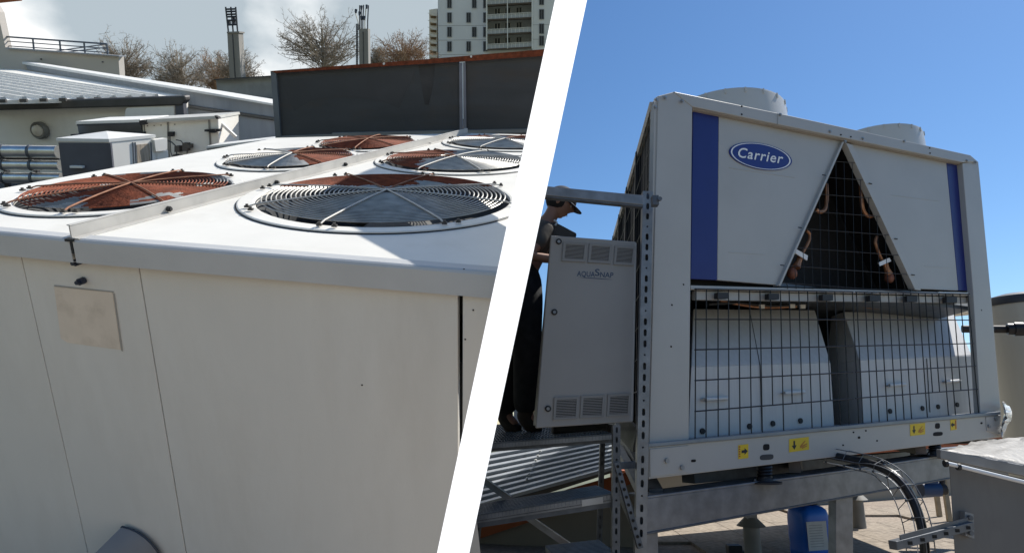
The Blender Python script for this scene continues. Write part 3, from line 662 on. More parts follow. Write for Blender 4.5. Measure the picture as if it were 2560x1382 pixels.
# --- two masts
MP = PL('L', (0, 38, 0), (0, 1, 0))
c1 = thing('lattice_chimney', 'concrete chimney shaft with a steel lattice cage on top', 'chimney', 'L', MP.hit(592, 260))
g = G(); g.plate(MP, [(568, 82), (596, 81), (607, 270), (578, 270)], 0, .65); obj('shaft', g, shaft_m, c1)
g = G(); g.plate(MP, [(567, 80), (598, 79), (598, 83), (567, 84)], .05, .75); obj('shaft_cap', g, shaft_m, c1)
g = G(); g.plate(MP, [(580, 86), (582, 86), (592, 250), (590, 250)], .03, .03); obj('shaft_groove', g, steel_dk, c1)
g = G()
for o_ in (0, -.65):
    for (xa, xb) in ((564, 571), (577, 583), (589, 594)): g.tube([MP.hit(xa, 18, o_), MP.hit(xb, 81, o_)], .045, 5)
    for yy in (24, 30, 37, 43, 52, 63): g.tube([MP.hit(565+(yy-18)*.1, yy, o_), MP.hit(590+(yy-18)*.08, yy-.8, o_)], .05, 5)
for (x_, y_) in ((572, 55), (585, 57), (586, 50)): g.box(MP.hit(x_, y_, -.3), (.14, .2, .22))
obj('lattice_cage', g, steel_dk, c1)
c2_ = thing('lamp_mast', 'concrete mast crowned by a splayed cluster of lamps', 'mast', 'L', MP.hit(908, 200))
g = G(); g.plate(MP, [(897, 73), (920, 72), (922, 220), (899, 220)], 0, .55); obj('shaft', g, shaft_m, c2_)
g = G(); g.plate(MP, [(907, 80), (908.5, 80), (910, 210), (908.5, 210)], .03, .03); obj('shaft_groove', g, steel_dk, c2_)
for (xa, ya, xb) in ((887, 28, 897), (899, 14, 899), (903, 22, 903), (909, 13, 907), (915, 20, 912), (921, 14, 919)):
    g = G(); g.tube([MP.hit(xa, ya, -.1), MP.hit(xb-(2 if xa < 890 else 0), 55, -.1), MP.hit(xb, 76, -.1)], .035, 5); obj('lamp_arm', g, coping_m if xa in (887, 915) else steel_dk, c2_)
for (x_, y_) in ((890, 29), (904, 20), (917, 18), (904, 46), (911, 46), (899, 35)):
    g = G(); g.cyl(MP.hit(x_, y_-4, 0), MP.hit(x_-.5, y_+4, .1), .075, 8, .05); obj('lamp_head', g, steel_dk, c2_)
g = G(); g.tube([MP.hit(894, 60, 0), MP.hit(894, 210, 0)], .03, 5); g.tube([MP.hit(891, 60, 0), MP.hit(891, 210, 0)], .03, 5)
for k in range(24): yy = 75+k*5; g.tube([MP.hit(891, yy, 0), MP.hit(894, yy, 0)], .015, 4)
obj('ladder', g, steel_dk, c2_)

# --- apartment tower
BP = PL('L', (0, 85, 0), (.05, 1, 0)); u = 85/FP
apt = thing('apartment_tower', 'grey high-rise apartment block with white balconies in the distance', 'apartment building', 'L', BP.hit(1240, 300))
g = G(); g.plate(BP, [(1093, -120), (1399, -120), (1399, 300), (1098, 300)], 0, 12); obj('wall', g, tower_m, apt)
g = G()
for yy in (65, 101, 137): g.plate(BP, [(1094, yy), (1399, yy-3), (1399, yy-2.3), (1094, yy+.7)], .02, .02)
obj('storey_joint', g, mat('joint_dk', (.25, .26, .27), .8), apt)
def window(x0, y0, w, h):
    g = G(); g.plate(BP, [(x0, y0), (x0+w, y0-.3), (x0+w, y0+h-.3), (x0, y0+h)], -.02, .3)
    g = G(); e = 1.2
    for qd in ([(x0-e, y0-e), (x0+w+e, y0-e), (x0+w+e, y0), (x0-e, y0)], [(x0-e, y0+h), (x0+w+e, y0+h), (x0+w+e, y0+h+e), (x0-e, y0+h+e)], [(x0-e, y0), (x0, y0), (x0, y0+h), (x0-e, y0+h)], [(x0+w, y0), (x0+w+e, y0), (x0+w+e, y0+h), (x0+w, y0+h)], [(x0+w/2-.4, y0), (x0+w/2+.4, y0), (x0+w/2+.4, y0+h), (x0+w/2-.4, y0+h)]): g.plate(BP, qd, .12, .12)
    f_ = obj('window', g, mat('win_frame', (.22, .23, .25), .6), apt)
    g = G(); g.plate(BP, [(x0, y0), (x0+w, y0), (x0+w, y0+h), (x0, y0+h)], .05, .04); obj('pane', g, glass_m, f_)
for row, yy in enumerate((-38, -3, 33, 69, 105)):
    for (xx, w_) in ((1119, 9), ((1181, 9) if row % 2 == 1 and row < 4 else (1167, 9)), (1209, 8), (1349, 10)):
        window(xx, yy+(0 if xx < 1300 else -8 if row < 4 else -14), w_, 23)
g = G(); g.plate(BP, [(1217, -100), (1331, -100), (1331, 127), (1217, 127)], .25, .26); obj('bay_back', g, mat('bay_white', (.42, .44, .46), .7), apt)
for k, yy in enumerate((-22, 15, 52, 89, 126)):
    g = G(); g.plate(BP, [(1216, yy-3), (1330, yy-9), (1330, yy-5), (1216, yy+1)], 1.6, 1.4); sl_ = obj('balcony', g, brown_m, apt)
    g = G(); g.plate(BP, [(1216, yy-15), (1330, yy-21), (1330, yy-20), (1216, yy-14)], 1.6, .06)
    for j in range(12): g.plate(BP, [(1217+j*10.2, yy-15-j*.55), (1218+j*10.2, yy-15-j*.55), (1218+j*10.2, yy-3-j*.55), (1217+j*10.2, yy-3-j*.55)], 1.58, .05)
    obj('balustrade', g, coping_m, sl_)
    g = G(); g.plate(BP, [(1217, yy-14), (1330, yy-20), (1330, yy-9), (1217, yy-3)], 1.5, .03); obj('panel', g, mat('rail_panel', (.45, .47, .49), .4), sl_)
    for xx in (1236, 1262, 1290):
        g = G(); g.plate(BP, [(xx, yy-28-(xx-1216)*.05), (xx+15, yy-28.8-(xx-1216)*.05), (xx+15, yy-7), (xx, yy-6)], .32, .05)
        w_ = obj('glass_door', g, glass_m, apt); gg = G()
        for dx in (0, 7, 14): gg.plate(BP, [(xx+dx, yy-28-(xx-1216)*.05), (xx+dx+1, yy-28-(xx-1216)*.05), (xx+dx+1, yy-6), (xx+dx, yy-6)], .36, .04)
        obj('door_frame', gg, coping_m, w_)
g = G(); g.plate(BP, [(1267, -60), (1269, -60), (1270, 122), (1268, 122)], 1.9, .1); g.plate(BP, [(1329, -60), (1331, -60), (1331, 122), (1329, 122)], 1.9, 1.8); g.plate(BP, [(1215, -60), (1218, -60), (1218, 125), (1215, 125)], 1.7, 1.6); obj('bay_divider', g, coping_m, apt)
g = G(); g.plate(BP, [(1073, 25), (1093, 22), (1093, 300), (1073, 300)], -1.2, 6); obj('side_wing', g, tower_w, apt, label='side wing with sunlit cream in its colour')
for yy in (33, 51, 68, 86, 103, 121, 138):
    g = G(); g.plate(BP, [(1068, yy), (1092, yy+2), (1092, yy+8), (1080, yy+6)], -.6, .6); b_ = obj('side_balcony', g, tower_w, apt)
    g = G(); g.plate(BP, [(1076, yy+8), (1090, yy+8), (1090, yy+14), (1077, yy+13)], -1.15, .05); obj('opening', g, mat('bal_shadow_brown', (.20, .13, .07), .8), b_)  # wedge shadow under each balcony, painted as a brown plate

# ================================================================== RIGHT ROOF (level)
n_h = rayR(4624, 838); n_v = rayR(1782, -6330); CN = n_h.cross(n_v).normalized()
if CN.y > 0: CN = -CN
P0 = rayR(1640, 700)*3.85; CP = PL('R', P0, CN); HX = (n_h-Z_*n_h.z).normalized()
BD = V((.075, 1, 0)).normalized(); UP = n_v.normalized()
ch = thing('air_cooled_chiller', 'big new light grey chiller with blue side stripes, oval badge and black triangular opening', 'chiller', 'R', CP.hit(2060, 1160))
def cp(name, px, o=0, th=.02, m=white_p, parent=None, bevel=0, label=None):
    g = G(); g.plate(CP, px, o, th); return obj(name, g, m, parent or ch, bevel=bevel, label=label)
cp('corner_post', [(1646, 240), (1684, 230), (1731, 268), (1722, 1108), (1623, 1120)], 0, .05, bevel=.004)
cp('corner_post', [(2406, 408), (2446, 404), (2478, 740), (2504, 1045), (2452, 1040), (2433, 727)], 0, .05, bevel=.004)
cp('top_beam', [(1684, 229), (1945, 283), (1945, 311), (1731, 267)], .004, .06, bevel=.004)
cp('top_beam', [(1945, 283), (2120, 321), (2426, 388), (2446, 405), (2406, 406), (1945, 311)], .010, .06, bevel=.004)
g = G(); g.plate(CP, [(1731, 268), (1945, 312), (1945, 318), (1731, 274)], -.02, .05); g.plate(CP, [(1945, 312), (2405, 407), (2405, 412), (1945, 318)], -.02, .05); obj('beam_flange', g, mat('flange_taupe', (.30, .27, .24), .5), ch)
cp('corner_post', [(1636, 262), (1646, 240), (1623, 1120), (1622, 1196), (1619, 1150)], -.01, .04, label='narrow folded edge of the left corner')
# inner panels
cp('blue_stripe', [(1733, 275), (1797, 289), (1793, 700), (1727, 697)], -.045, .012, blue_p, bevel=.003)
lp = cp('upper_panel', [(1797.5, 289), (2108, 355), (1953, 713), (1793.5, 700)], -.045, .02, bevel=.003)
rp = cp('upper_panel', [(2128, 360), (2366, 407), (2396, 726), (2298, 722)], -.045, .02, bevel=.003)
cp('blue_stripe', [(2366.5, 407), (2404, 410), (2434, 727), (2396.5, 726)], -.045, .012, blue_p, bevel=.003)
for q in ([(1824, 418), (1988, 443), (1988, 445), (1824, 420)], [(1822, 629), (1912, 635), (1912, 637), (1822, 631)]): cp('crease', q, -.043, .004, parent=lp)
for q in ([(2230, 487), (2350, 502), (2350, 503.5), (2230, 488.5)], [(2312, 664), (2374, 668), (2374, 670), (2312, 666)]): cp('crease', q, -.043, .004, parent=rp)
cp('opening_trim', [(2106, 354), (2111, 355), (1952, 714), (1947, 713)], -.02, .05, bevel=.002)
cp('opening_trim', [(2115, 357), (2131, 362), (2303, 726), (2288, 724)], -.02, .05, bevel=.002)
for (x_, y_) in ((1663, 244), (1705, 253), (1950, 287), (2075, 329), (2157, 347), (2112, 354), (2260, 353), (2417, 402), (2439, 406), (1641, 250), (1638, 268)):
    c = CP.hit(x_, y_, .012); g = G(); g.cyl(c-CN*.002, c+CN*.004, .012, 12); g.cyl(c+CN*.004, c+CN*.010, .008, 6); obj('bolt', g, mat('bolt_zinc', (.30, .31, .32), .4, .5), ch, smooth=True)
g = G()
for (x_, y_) in ((1855, 266), (1855, 286), (2103, 337), (2128, 342), (2325, 370), (2326, 383), (1709, 711), (1680, 762), (1678, 866), (2454, 775)): c = CP.hit(x_, y_, .0145 if x_ > 1945 and y_ < 400 else .001 if y_ > 600 else .008); g.cyl(c-CN*.006, c+CN*.0005, .006, 10)
obj('rivet_hole', g, void, ch)
# oval badge
bc = (1902, 391); ba = (78, 10); bb_ = (5.5, 33.5)
ell = lambda k, n=56: [(bc[0]+ba[0]*k*math.cos(t)+bb_[0]*k*math.sin(t), bc[1]+ba[1]*k*math.cos(t)+bb_[1]*k*math.sin(t)) for t in [2*math.pi*j/n for j in range(n)]]
bdg = cp('badge', ell(1.0), -.037, .008, navy_p, bevel=.001)
g = G(); e1_, e2_ = ell(.955), ell(.91); m_ = len(e1_)
g.add([CP.hit(*p, -.0355) for p in e1_]+[CP.hit(*p, -.0355) for p in e2_], [(i, (i+1) % m_, (i+1) % m_+m_, i+m_) for i in range(m_)]); obj('badge_ring', g, print_w, bdg)
g = G(); text_geo(g, 'Carrier', CP, (1846, 393), (113, 16.5), (-1.5, -25), -.0352, shear=.30, bold=.012, spacing=1.12)
obj('badge_lettering', g, print_w, bdg)
# triangular opening: coils, pipes, mesh
cp('inner_coil', [(1860, 310), (2350, 380), (2370, 735), (1840, 725)], -.55, .04, coil_m)
for (qa, qb) in (((2110, 352), (1946, 716)), ((2112, 352), (2296, 724))):
    a, b = CP.hit(*qa, -.06), CP.hit(*qb, -.06); g = G()
    a2 = CP.hit((qa[0]+0), qa[1], -.06)+BD*.55; b2 = b+BD*.55; g.prism([a, b, b2, a2], V((.03 if qb[0] > 2100 else -.03, 0, 0))); obj('coil_slab', g, coil_m, ch)
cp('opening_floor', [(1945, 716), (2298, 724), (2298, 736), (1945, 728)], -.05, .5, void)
def cpipe(name, pts, r, o, m=copper, parent=None):
    g = G(); P = [CP.hit(*p, o) for p in pts]; sm = []
    for i in range(len(P)-1):
        for k in range(4):
            t = k/4; p0 = P[max(i-1, 0)]; p1 = P[i]; p2 = P[i+1]; p3 = P[min(i+2, len(P)-1)]
            sm.append(.5*((2*p1)+(p2-p0)*t+(2*p0-5*p1+4*p2-p3)*t*t+(3*p1-p0-3*p2+p3)*t**3))
    sm.append(P[-1]); g.tube(sm, r, 8); return obj(name, g, m, parent or ch, smooth=True)
cpipe('pipe_bend', [(2066, 460), (2067, 500), (2062, 524), (2050, 530), (2040, 524)], .014, -.10)
cpipe('pipe_bend', [(2152, 460), (2154, 500), (2159, 527), (2172, 541), (2187, 538)], .015, -.10)
cpipe('pipe_bend', [(2016, 577), (2024, 585), (2023, 600), (2012, 622), (2000, 640)], .011, -.10)
cpipe('pipe_bend', [(2192, 592), (2188, 605), (2193, 622), (2202, 645), (2212, 662)], .012, -.10)
for (pts) in ([(2001, 640), (1996, 655), (1990, 668)], [(2211, 655), (2217, 672), (2222, 685)]):
    g = G(); P = [CP.hit(*p, -.10) for p in pts]; g.tube(P, [.022, .02, .03], 10); obj('brazed_joint', g, copper, ch, smooth=True)
for (x_, y_) in ((1980, 683), (2223, 694)):
    g = G(); g.ball(CP.hit(x_, y_, -.12), .036, 8, sz=1.2); obj('valve_body', g, mat('valve_rust', (.22, .09, .06), .6, .2, var=.4, scale=30), ch, smooth=True)
for (x_, y_, s_) in ((2005, 637, 1), (2212, 654, -1)):
    cp('pipe_clamp', [(x_-15, y_-10*s_-5), (x_+15, y_+6*s_-4), (x_+13, y_+6*s_+8), (x_-16, y_-10*s_+6)] if s_ > 0 else [(x_-15, y_+2), (x_+12, y_-10), (x_+16, y_-1), (x_-12, y_+11)], -.07, .008, print_w)
tri = []
g = G(); L_ = lambda y: 2110-(y-355)*(163/357); R_ = lambda y: 2114+(y-357)*(180/367)
rows = [404, 444, 486, 529, 572, 619, 664, 706]
for yy in rows:
    y0 = yy; x0 = L_(yy)+2; x1 = R_(yy+ (R_(yy)-x0)*.085)+3
    g.tube([CP.hit(x0, y0, -.025), CP.hit(x1, y0+(x1-x0)*.075, -.025)], .0026, 5)
for k in range(-7, 9):
    xt = 2110+k*20.5; ys = 357+max(0, (2110-xt)/163*357, (xt-2114)/180*367)
    ysn = next((r_ for r_ in rows if r_ >= ys-6), 712)
    if ysn < 712: a = CP.hit(xt, ysn+(xt-L_(ysn))*.075, -.025); b = CP.hit(xt+(xt-1950)*.02+3, 722, -.025); g.tube([a, b], .0026, 5)
obj('opening_mesh', g, wire_b, ch)
for q in ((2060, 438), (2000, 569), (1956, 663), (2176, 459), (2240, 597), (2283, 687)):
    c = CP.hit(*q, -.015); g = G(); g.beam(c-HX*.017, c+HX*.017, .006, .006); obj('mesh_clip', g, black, ch)
# mid rail
cp('mid_rail', [(1727, 713), (2425, 732), (2425, 739), (1727, 723)], -.03, .05, bevel=.002)
cp('mid_rail', [(1738, 727), (2425, 743), (2425, 757), (1738, 749)], -.06, .03, white_p)
cp('bright_ledge', [(2348, 729), (2420, 731), (2420, 735), (2348, 733)], -.02, .02, coping_m)
for x_ in (1808, 1935, 2070, 2188, 2281, 2380): y_ = 738+(x_-1808)*.018; cp('guard_clip', [(x_-13, y_-7), (x_+13, y_-7), (x_+13, y_+8), (x_-13, y_+8)], .0, .035, black)
# dark bay behind guards
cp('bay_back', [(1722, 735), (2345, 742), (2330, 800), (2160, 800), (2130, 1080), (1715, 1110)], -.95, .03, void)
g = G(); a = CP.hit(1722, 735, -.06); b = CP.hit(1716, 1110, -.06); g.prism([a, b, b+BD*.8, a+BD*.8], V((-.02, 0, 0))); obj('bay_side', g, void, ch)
for (pts, r_, mm) in (([(1770, 760), (1840, 757), (1930, 764), (2020, 760)], .012, wire_b), ([(2130, 760), (2200, 770), (2300, 758)], .012, copper), ([(1800, 752), (1900, 768), (1990, 766)], .01, copper)):
    cpipe('bay_pipe', pts, r_, -.4, mm)
for (x_, y_) in ((1906, 766), (1982, 765), (2008, 766)): cp('bracket_tag', [(x_-6, y_-5), (x_+6, y_-5), (x_+6, y_+5), (x_-6, y_+5)], -.3, .01, coping_m)
# compressor covers
def cover(bl, br, kl, kr, tl, tr_, nm):
    o1, o2 = -.22, -.55
    B0, B1, K0, K1 = CP.hit(*bl, o1), CP.hit(*br, o1), CP.hit(*kl, o1), CP.hit(*kr, o1)
    T0, T1 = CP.hit(*tl, o2), CP.hit(*tr_, o2)
    g = G(); d1 = BD*.62; d2 = BD*.25
    g.hexa([B0, B1, B1+d1, B0+d1], [K0, K1, K1+d1, K0+d1]); g.hexa([K0, K1, K1+d1, K0+d1], [T0, T1, T1+d2, T0+d2])
    return obj('compressor_cover', g, white_c, ch, bevel=.006)
cov1 = cover((1720, 1106), (2086, 1066), (1728, 916), (2076, 905), (1733, 772), (2037, 775), '')
cov2 = cover((2156, 1064), (2446, 1030), (2149, 899), (2430, 888), (2108, 779), (2383, 781), '')
CQ = lambda x, y, o=-.215: CP.hit(x, y, o)
for (cv, lst) in ((cov1, ((1787, 997, 32), (1983, 981, 27))), (cov2, ((2241, 962, 22), (2380, 953, 20)))):
    for (x_, y_, w_) in lst:
        g = G(); g.tube([CQ(x_-w_, y_+1, -.215), CQ(x_-w_*.8, y_+1, -.185), CQ(x_+w_*.8, y_-2, -.185), CQ(x_+w_, y_-2, -.215)], .012, 8); obj('handle', g, plastic_w, cv, smooth=True)
for (cv, lst) in ((cov1, ((1756, 1077), (1874, 1065), (1932, 1058), (2001, 1051))), (cov2, ((2225, 1027), (2306, 1020), (2345, 1016), (2393, 1011)))):
    for q in lst: c = CQ(*q, -.216); g = G(); g.cyl(c-CN*.003, c+CN*.006, .019, 14); obj('plug', g, black, cv, smooth=True)
g = G(); g.tube([CQ(1905, 1075), CQ(1900, 912)], .003, 4); g.tube([CQ(1900, 912), CP.hit(1874, 776, -.542)], .003, 4); obj('seam', g, wire_b, cov1)
g = G(); g.tube([CQ(2325, 1030), CQ(2317, 898)], .003, 4); g.tube([CQ(2317, 898), CP.hit(2272, 785, -.542)], .003, 4); obj('seam', g, wire_b, cov2)
# wire guards
vv = (1782, -6330)
def vert(g, x, y, y1, o):
    xb = vv[0]+(x-vv[0])*(y1-vv[1])/(y-vv[1]); g.tube([CP.hit(x, y, o), CP.hit(xb, y1, o)], .0040, 5)
def row_y(k, x): a, b = ((722, 735), (798, 800), (874, 858), (951, 914), (1028, 971))[k]; return a+(b-a)*(x-1738)/(2435-1738)
for xs in ([1740, 1766, 1795, 1821, 1847, 1874, 1900, 1926, 1951, 1973, 1997, 2019, 2042, 2065, 2087, 2108, 2131], [2141, 2162, 2180, 2200, 2221, 2240, 2258, 2277, 2296, 2313, 2330, 2347, 2364, 2382, 2400, 2420]):
    g = G()
    for i, x_ in enumerate(xs):
        bot = 1097-(x_-1738)*.094
        if i in (7, 9, 10, 13): bot = row_y(4, x_)
        vert(g, x_, row_y(0, x_), bot, -.012)
    for k in range(5): g.tube([CP.hit(xs[0]-3, row_y(k, xs[0]), -.008), CP.hit(xs[-1]+(4+k*5 if xs[0] > 2000 else 2), row_y(k, xs[-1]), -.008)], .0045, 5)
    obj('wire_guard', g, wire_b, ch)
# bottom beam
bbm = cp('base_beam', [(1622, 1117), (2502, 1036), (2503, 1092), (1622, 1197)], .02, .07, white_p, bevel=.004)
cp('base_ledge', [(1622, 1108), (2502, 1028), (2502, 1036), (1622, 1117)], .035, .09, mat('ledge_zinc', (.20, .225, .25), .4, .2), bevel=.002)
cp('corner_gusset', [(1625, 1122), (1722, 1113), (1722, 1180), (1626, 1192)], .026, .008, white_p, bbm, .002)
cp('corner_gusset', [(2465, 1042), (2499, 1038), (2501, 1088), (2468, 1076)], .026, .008, white_p, bbm, .002)
for (x_, y_) in ((1667, 1151), (1705, 1168), (2472, 1065), (2489, 1047)):
    c = CP.hit(x_, y_, .03); g = G(); g.cyl(c, c+CN*.008, .014, 10); obj('bolt', g, MT['bolt_zinc'], bbm, smooth=True)
for (x_, y_, w_, h_) in ((1916, 1117, 8, 8), (1917, 1142, 17, 7), (1734, 1151, 6, 3.5), (2344, 1064, 6, 7), (2345, 1084, 12, 5), (2148, 1093, 3, 3), (2134, 1080, 2, 2), (2165, 1076, 2, 2), (2108, 1112, 2, 2), (2193, 1101, 2, 2), (2454, 1057, 2.5, 2.5)):
    pts = [(x_+w_*math.copysign(abs(math.cos(t))**.6, math.cos(t)), y_+h_*math.copysign(abs(math.sin(t))**.6, math.sin(t))-.1*w_*math.cos(t)) for t in [2*math.pi*j/16 for j in range(16)]]
    cp('beam_hole', pts, .0215, .002, void if w_ < 17 else mat('hole_grey', (.05, .052, .055), .7), bbm)
def sticker(q, glyph):
    s_ = cp('warning_sticker', q, .0225, .0015, yellow, bbm); (x0, y0), (x1, y1), (x2, y2), (x3, y3) = q
    bl = lambda u, v: ((x0*(1-u)+x1*u)*(1-v)+(x3*(1-u)+x2*u)*v, (y0*(1-u)+y1*u)*(1-v)+(y3*(1-u)+y2*u)*v)
    for m_, poly in glyph: cp('sticker_print', [bl(*p) for p in poly], .0235, .0005, m_, s_)
arr_r = [(.32, .40), (.62, .40), (.62, .26), (.95, .5), (.62, .74), (.62, .60), (.32, .60)]
arr_d = [(.22, .18), (.30, .18), (.30, .52), (.38, .52), (.26, .85), (.13, .52), (.22, .52)]
fork = [(.55, .62), (.80, .25), (.84, .29), (.66, .60), (.90, .48), (.92, .54), (.70, .72), (.55, .80)]
fork2 = [(.62, .78), (.90, .64), (.92, .70), (.66, .86)]
chain = [[(.06, .08+.17*j), (.20, .08+.17*j), (.20, .18+.17*j), (.06, .18+.17*j)] for j in range(5)]
sticker([(1846, 1112), (1871, 1109), (1871, 1144), (1846, 1147)], [(black, arr_r)]+[(red_pr, c_) for c_ in chain])
sticker([(1973, 1097), (2022, 1091), (2023, 1123), (1973, 1130)], [(black, arr_d), (mat('orange_print', (.40, .16, .02), .5), fork), (MT['orange_print'], fork2)])
sticker([(2275, 1060), (2313, 1056), (2313, 1085), (2276, 1089)], [(black, arr_d), (MT['orange_print'], fork), (MT['orange_print'], fork2)])
sticker([(2376, 1049), (2391, 1047), (2392, 1073), (2377, 1075)], [(black, [(1-u_, v_) for u_, v_ in arr_r]), (red_pr, [(.8, .1), (.95, .1), (.95, .9), (.8, .9)])])
# top deck and fan shrouds
tA, tB = CP.hit(1690, 262, -.05), CP.hit(2420, 398, -.05)
g = G(); g.hexa([tA, tB, tB+BD*3.0, tA+BD*3.0], [p+Z_*.03 for p in (tA, tB, tB+BD*3.0, tA+BD*3.0)]); obj('top_deck', g, white_p, ch)
for (xc, w_, yt, r_) in ((1816, 288, 213, .48), (2182, 212, 304, .40)):
    d_ = 2*r_*FP/w_; c = rayR(xc, 330)*d_; near = c.y-r_
    zt = yhit('R', xc-8, yt, near*.995).z; c = V((c.x, c.y, zt))
    g = G(); g.lathe(c, Z_, [(r_*1.02, 2.14-zt), (r_*1.01, (2.14-zt)*.8), (r_, (2.14-zt)*.7), (r_*.985, -.02), (r_*.975, 0), (r_*.955, 0), (r_*.95, -.25), (r_*.9, -.30)], 64)
    sh = obj('fan_shroud', g, white_s, ch, smooth=True, angle=50)
    for k in range(20):
        a = k*2*math.pi/20; p = c+V((math.cos(a), math.sin(a), 0))*r_*.992
        gg = G(); gg.box(p+Z_*-.022, (.010, .008, .04), (V((-math.sin(a), math.cos(a), 0)), V((math.cos(a), math.sin(a), 0)), Z_)); obj('shroud_tab', gg, white_s, sh)
    g = G()
    for q_ in range(9): rr = r_*(.12+.09*q_); g.tube([c+V((math.cos(t), math.sin(t), 0))*rr+Z_*-.04 for t in [2*math.pi*j/40 for j in range(40)]], .003, 4, closed=True)
    obj('fan_guard', g, wire_b, sh)
    g = G(); g.lathe(c+Z_*-.35, Z_, [(0, 0), (r_*.2, 0), (r_*.2, .1), (0, .12)], 20)
    for k in range(7):
        a = k*2*math.pi/7; g.prism([c+V((math.cos(a+t)*r_*q_, math.sin(a+t)*r_*q_, -.3+zz)) for t, q_, zz in ((-.1, .2, 0), (.3, .2, .03), (.5, .88, .05), (0, .88, -.02))], V((0, 0, -.005)))
    obj('fan_rotor', g, blade_m, sh)
g = G(); a, b = CP.hit(1650, 1150, -.08), CP.hit(2490, 1065, -.08); a.z = b.z = -.16; a2, b2 = a+BD*2.9, b+BD*2.9; g.hexa([a, b, b2, a2], [p+Z_*.03 for p in (a, b, b2, a2)]); obj('base_shade_pan', g, void, ch)  # pan added so the hollow chiller shades the floor below
g = G(); a, b = CP.hit(1732, 726, -.10), CP.hit(2420, 736, -.10); z_ = (a.z+b.z)/2-.02; a.z = b.z = z_; a2, b2 = a+BD*2.9, b+BD*2.9; g.hexa([a, b, b2, a2], [p+Z_*.03 for p in (a, b, b2, a2)]); obj('bay_shade_pan', g, galv_d, ch)  # plate added over the bay to keep sun off the covers
g = G(); a, b = CP.hit(2440, 412, -.06), CP.hit(2470, 735, -.06); g.prism([a, b, b+BD*2.9, a+BD*2.9], V((-.05, 0, 0))); obj('side_coil', g, coil_m, ch)  # right-hand coil face, added to block the sun
g = G(); c_ = CP.hit(1640, 270, -.05)+BD*2.9; d_ = CP.hit(2440, 410, -.05)+BD*2.9; g.prism([c_, d_, V((d_.x, d_.y, .95)), V((c_.x, c_.y, -.2))], BD*.04); obj('rear_shade_panel', g, white_p, ch)  # back added to stop sun passing through the hollow body
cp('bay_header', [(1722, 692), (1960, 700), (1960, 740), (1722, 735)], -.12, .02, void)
# side: long coil face running back
A_ = CP.hit(1637, 262, -.03); len_ = 4.0
tz = lambda p, z: V((p.x, p.y, z))
sT = A_; sB = CP.hit(1627, 1110, -.03)
g = G(); g.prism([sT+BD*.02, sB+BD*.02, sB+BD*len_, sT+BD*len_], V((.06, 0, 0))); obj('side_coil', g, coil_m, ch)
g = G(); g.beam(sT-V((.012, 0, .01)), sT-V((.012, 0, .01))+BD*len_, .04, .06); obj('side_top_rail', g, mat('rail_cream', (.42, .36, .29), .5), ch)
for k in range(1, 6):
    g = G(); p = sT+BD*(k*.75); b = sB+BD*(k*.75); g.beam(p-V((.02, 0, 0)), b-V((.02, 0, 0)), .04, .03, up=V((0, 1, 0))); obj('side_mullion', g, wire_b, ch)
for k in range(10):
    g = G(); p = sT+(sB-sT)*((k+.5)/10); g.tube([p-V((.03, 0, 0)), p-V((.03, 0, 0))+BD*len_], .003, 4); obj('side_wire', g, galv_d, ch)
g = G()
for k in range(26): p = sT+BD*(k*.15+.1); b = sB+BD*(k*.15+.1); g.tube([p-V((.028, 0, 0)), b-V((.028, 0, 0))], .003, 4)
obj('side_mesh', g, wire_b, ch)
# torn plastic film at right foot
film = G(); r2 = random.Random(5)
prev = None
pts = []
for j in range(14):
    t = j/13; cx = 2508+8*math.sin(t*5)+5*t; w_ = 3+9*math.sin(math.pi*min(1, t*1.15))**.7
    y_ = 1003+90*t
    pts.append((CP.hit(cx-w_*.6, y_, .05+r2.uniform(-.03, .03)), CP.hit(cx+r2.uniform(-3, 3), y_, .09+r2.uniform(-.03, .03)), CP.hit(cx+w_, y_+r2.uniform(-4, 4), .03+r2.uniform(-.03, .03))))
vs = [p for t in pts for p in t]; film.add(vs, [(3*i+k, 3*i+k+1, 3*i+k+4, 3*i+k+3) for i in range(13) for k in range(2)])
o = obj('plastic_film', film, film_m, fr='R', loc=vs[0], label='crumpled white plastic film hanging from the chiller right corner', cat='plastic film', smooth=True, angle=20)
o.modifiers.new('t', 'SOLIDIFY').thickness = .002

# --- slotted uprights helper: strip with oblong holes, L-section
def slotted(name, label, p_top, p_bot, w, slots, m, group=None, xdir=X_, depth=.045, slot=(.010, .028), flip=1, parent=None):
    ax = (p_bot-p_top); L = ax.length; ay = -ax.normalized(); axx = (xdir-ay*xdir.dot(ay)).normalized(); nn = axx.cross(ay)
    if nn.y > 0: nn = -nn
    holes = []
    for k in range(slots):
        cy = -(k+.5)*L/slots
        if k % 4 == 3:
            holes.append([(.0055*math.cos(t), cy+.0055*math.sin(t)) for t in [2*math.pi*j/8 for j in range(8)]]); continue
        sx, sy = slot
        holes.append([(sx*.5*c_, cy+sy*.5*s_) for c_, s_ in ((1, .6), (.6, 1), (-.6, 1), (-1, .6), (-1, -.6), (-.6, -1), (.6, -1), (1, -.6))])
    g = G(); g.holed([(-w/2, 0), (-w/2, -L), (w/2, -L), (w/2, 0)], holes, axx, ay, p_top, .003, nn)
    t = parent or thing(name, label, 'upright', 'R', p_bot, group)
    obj('slotted_face', g, m, t)
    g = G()
    for s_ in (-1, 1): a = p_top+axx*s_*(w/2-.0015)-nn*.0035; b = p_bot+axx*s_*(w/2-.0015)-nn*.0035; g.prism([a-axx*.0015, a+axx*.0015, b+axx*.0015, b-axx*.0015], -nn*depth)
    obj('flange', g, m, t)
    g = G(); a = p_top-nn*(depth+.002); b = p_bot-nn*(depth+.002); g.prism([a-axx*w*.48, a+axx*w*.48, b+axx*w*.48, b-axx*w*.48], -nn*.003); obj('back_web', g, galv_d, t)
    return t
UPp = PL('R', rayR(1615, 900)*3.55, (0, 1, 0))
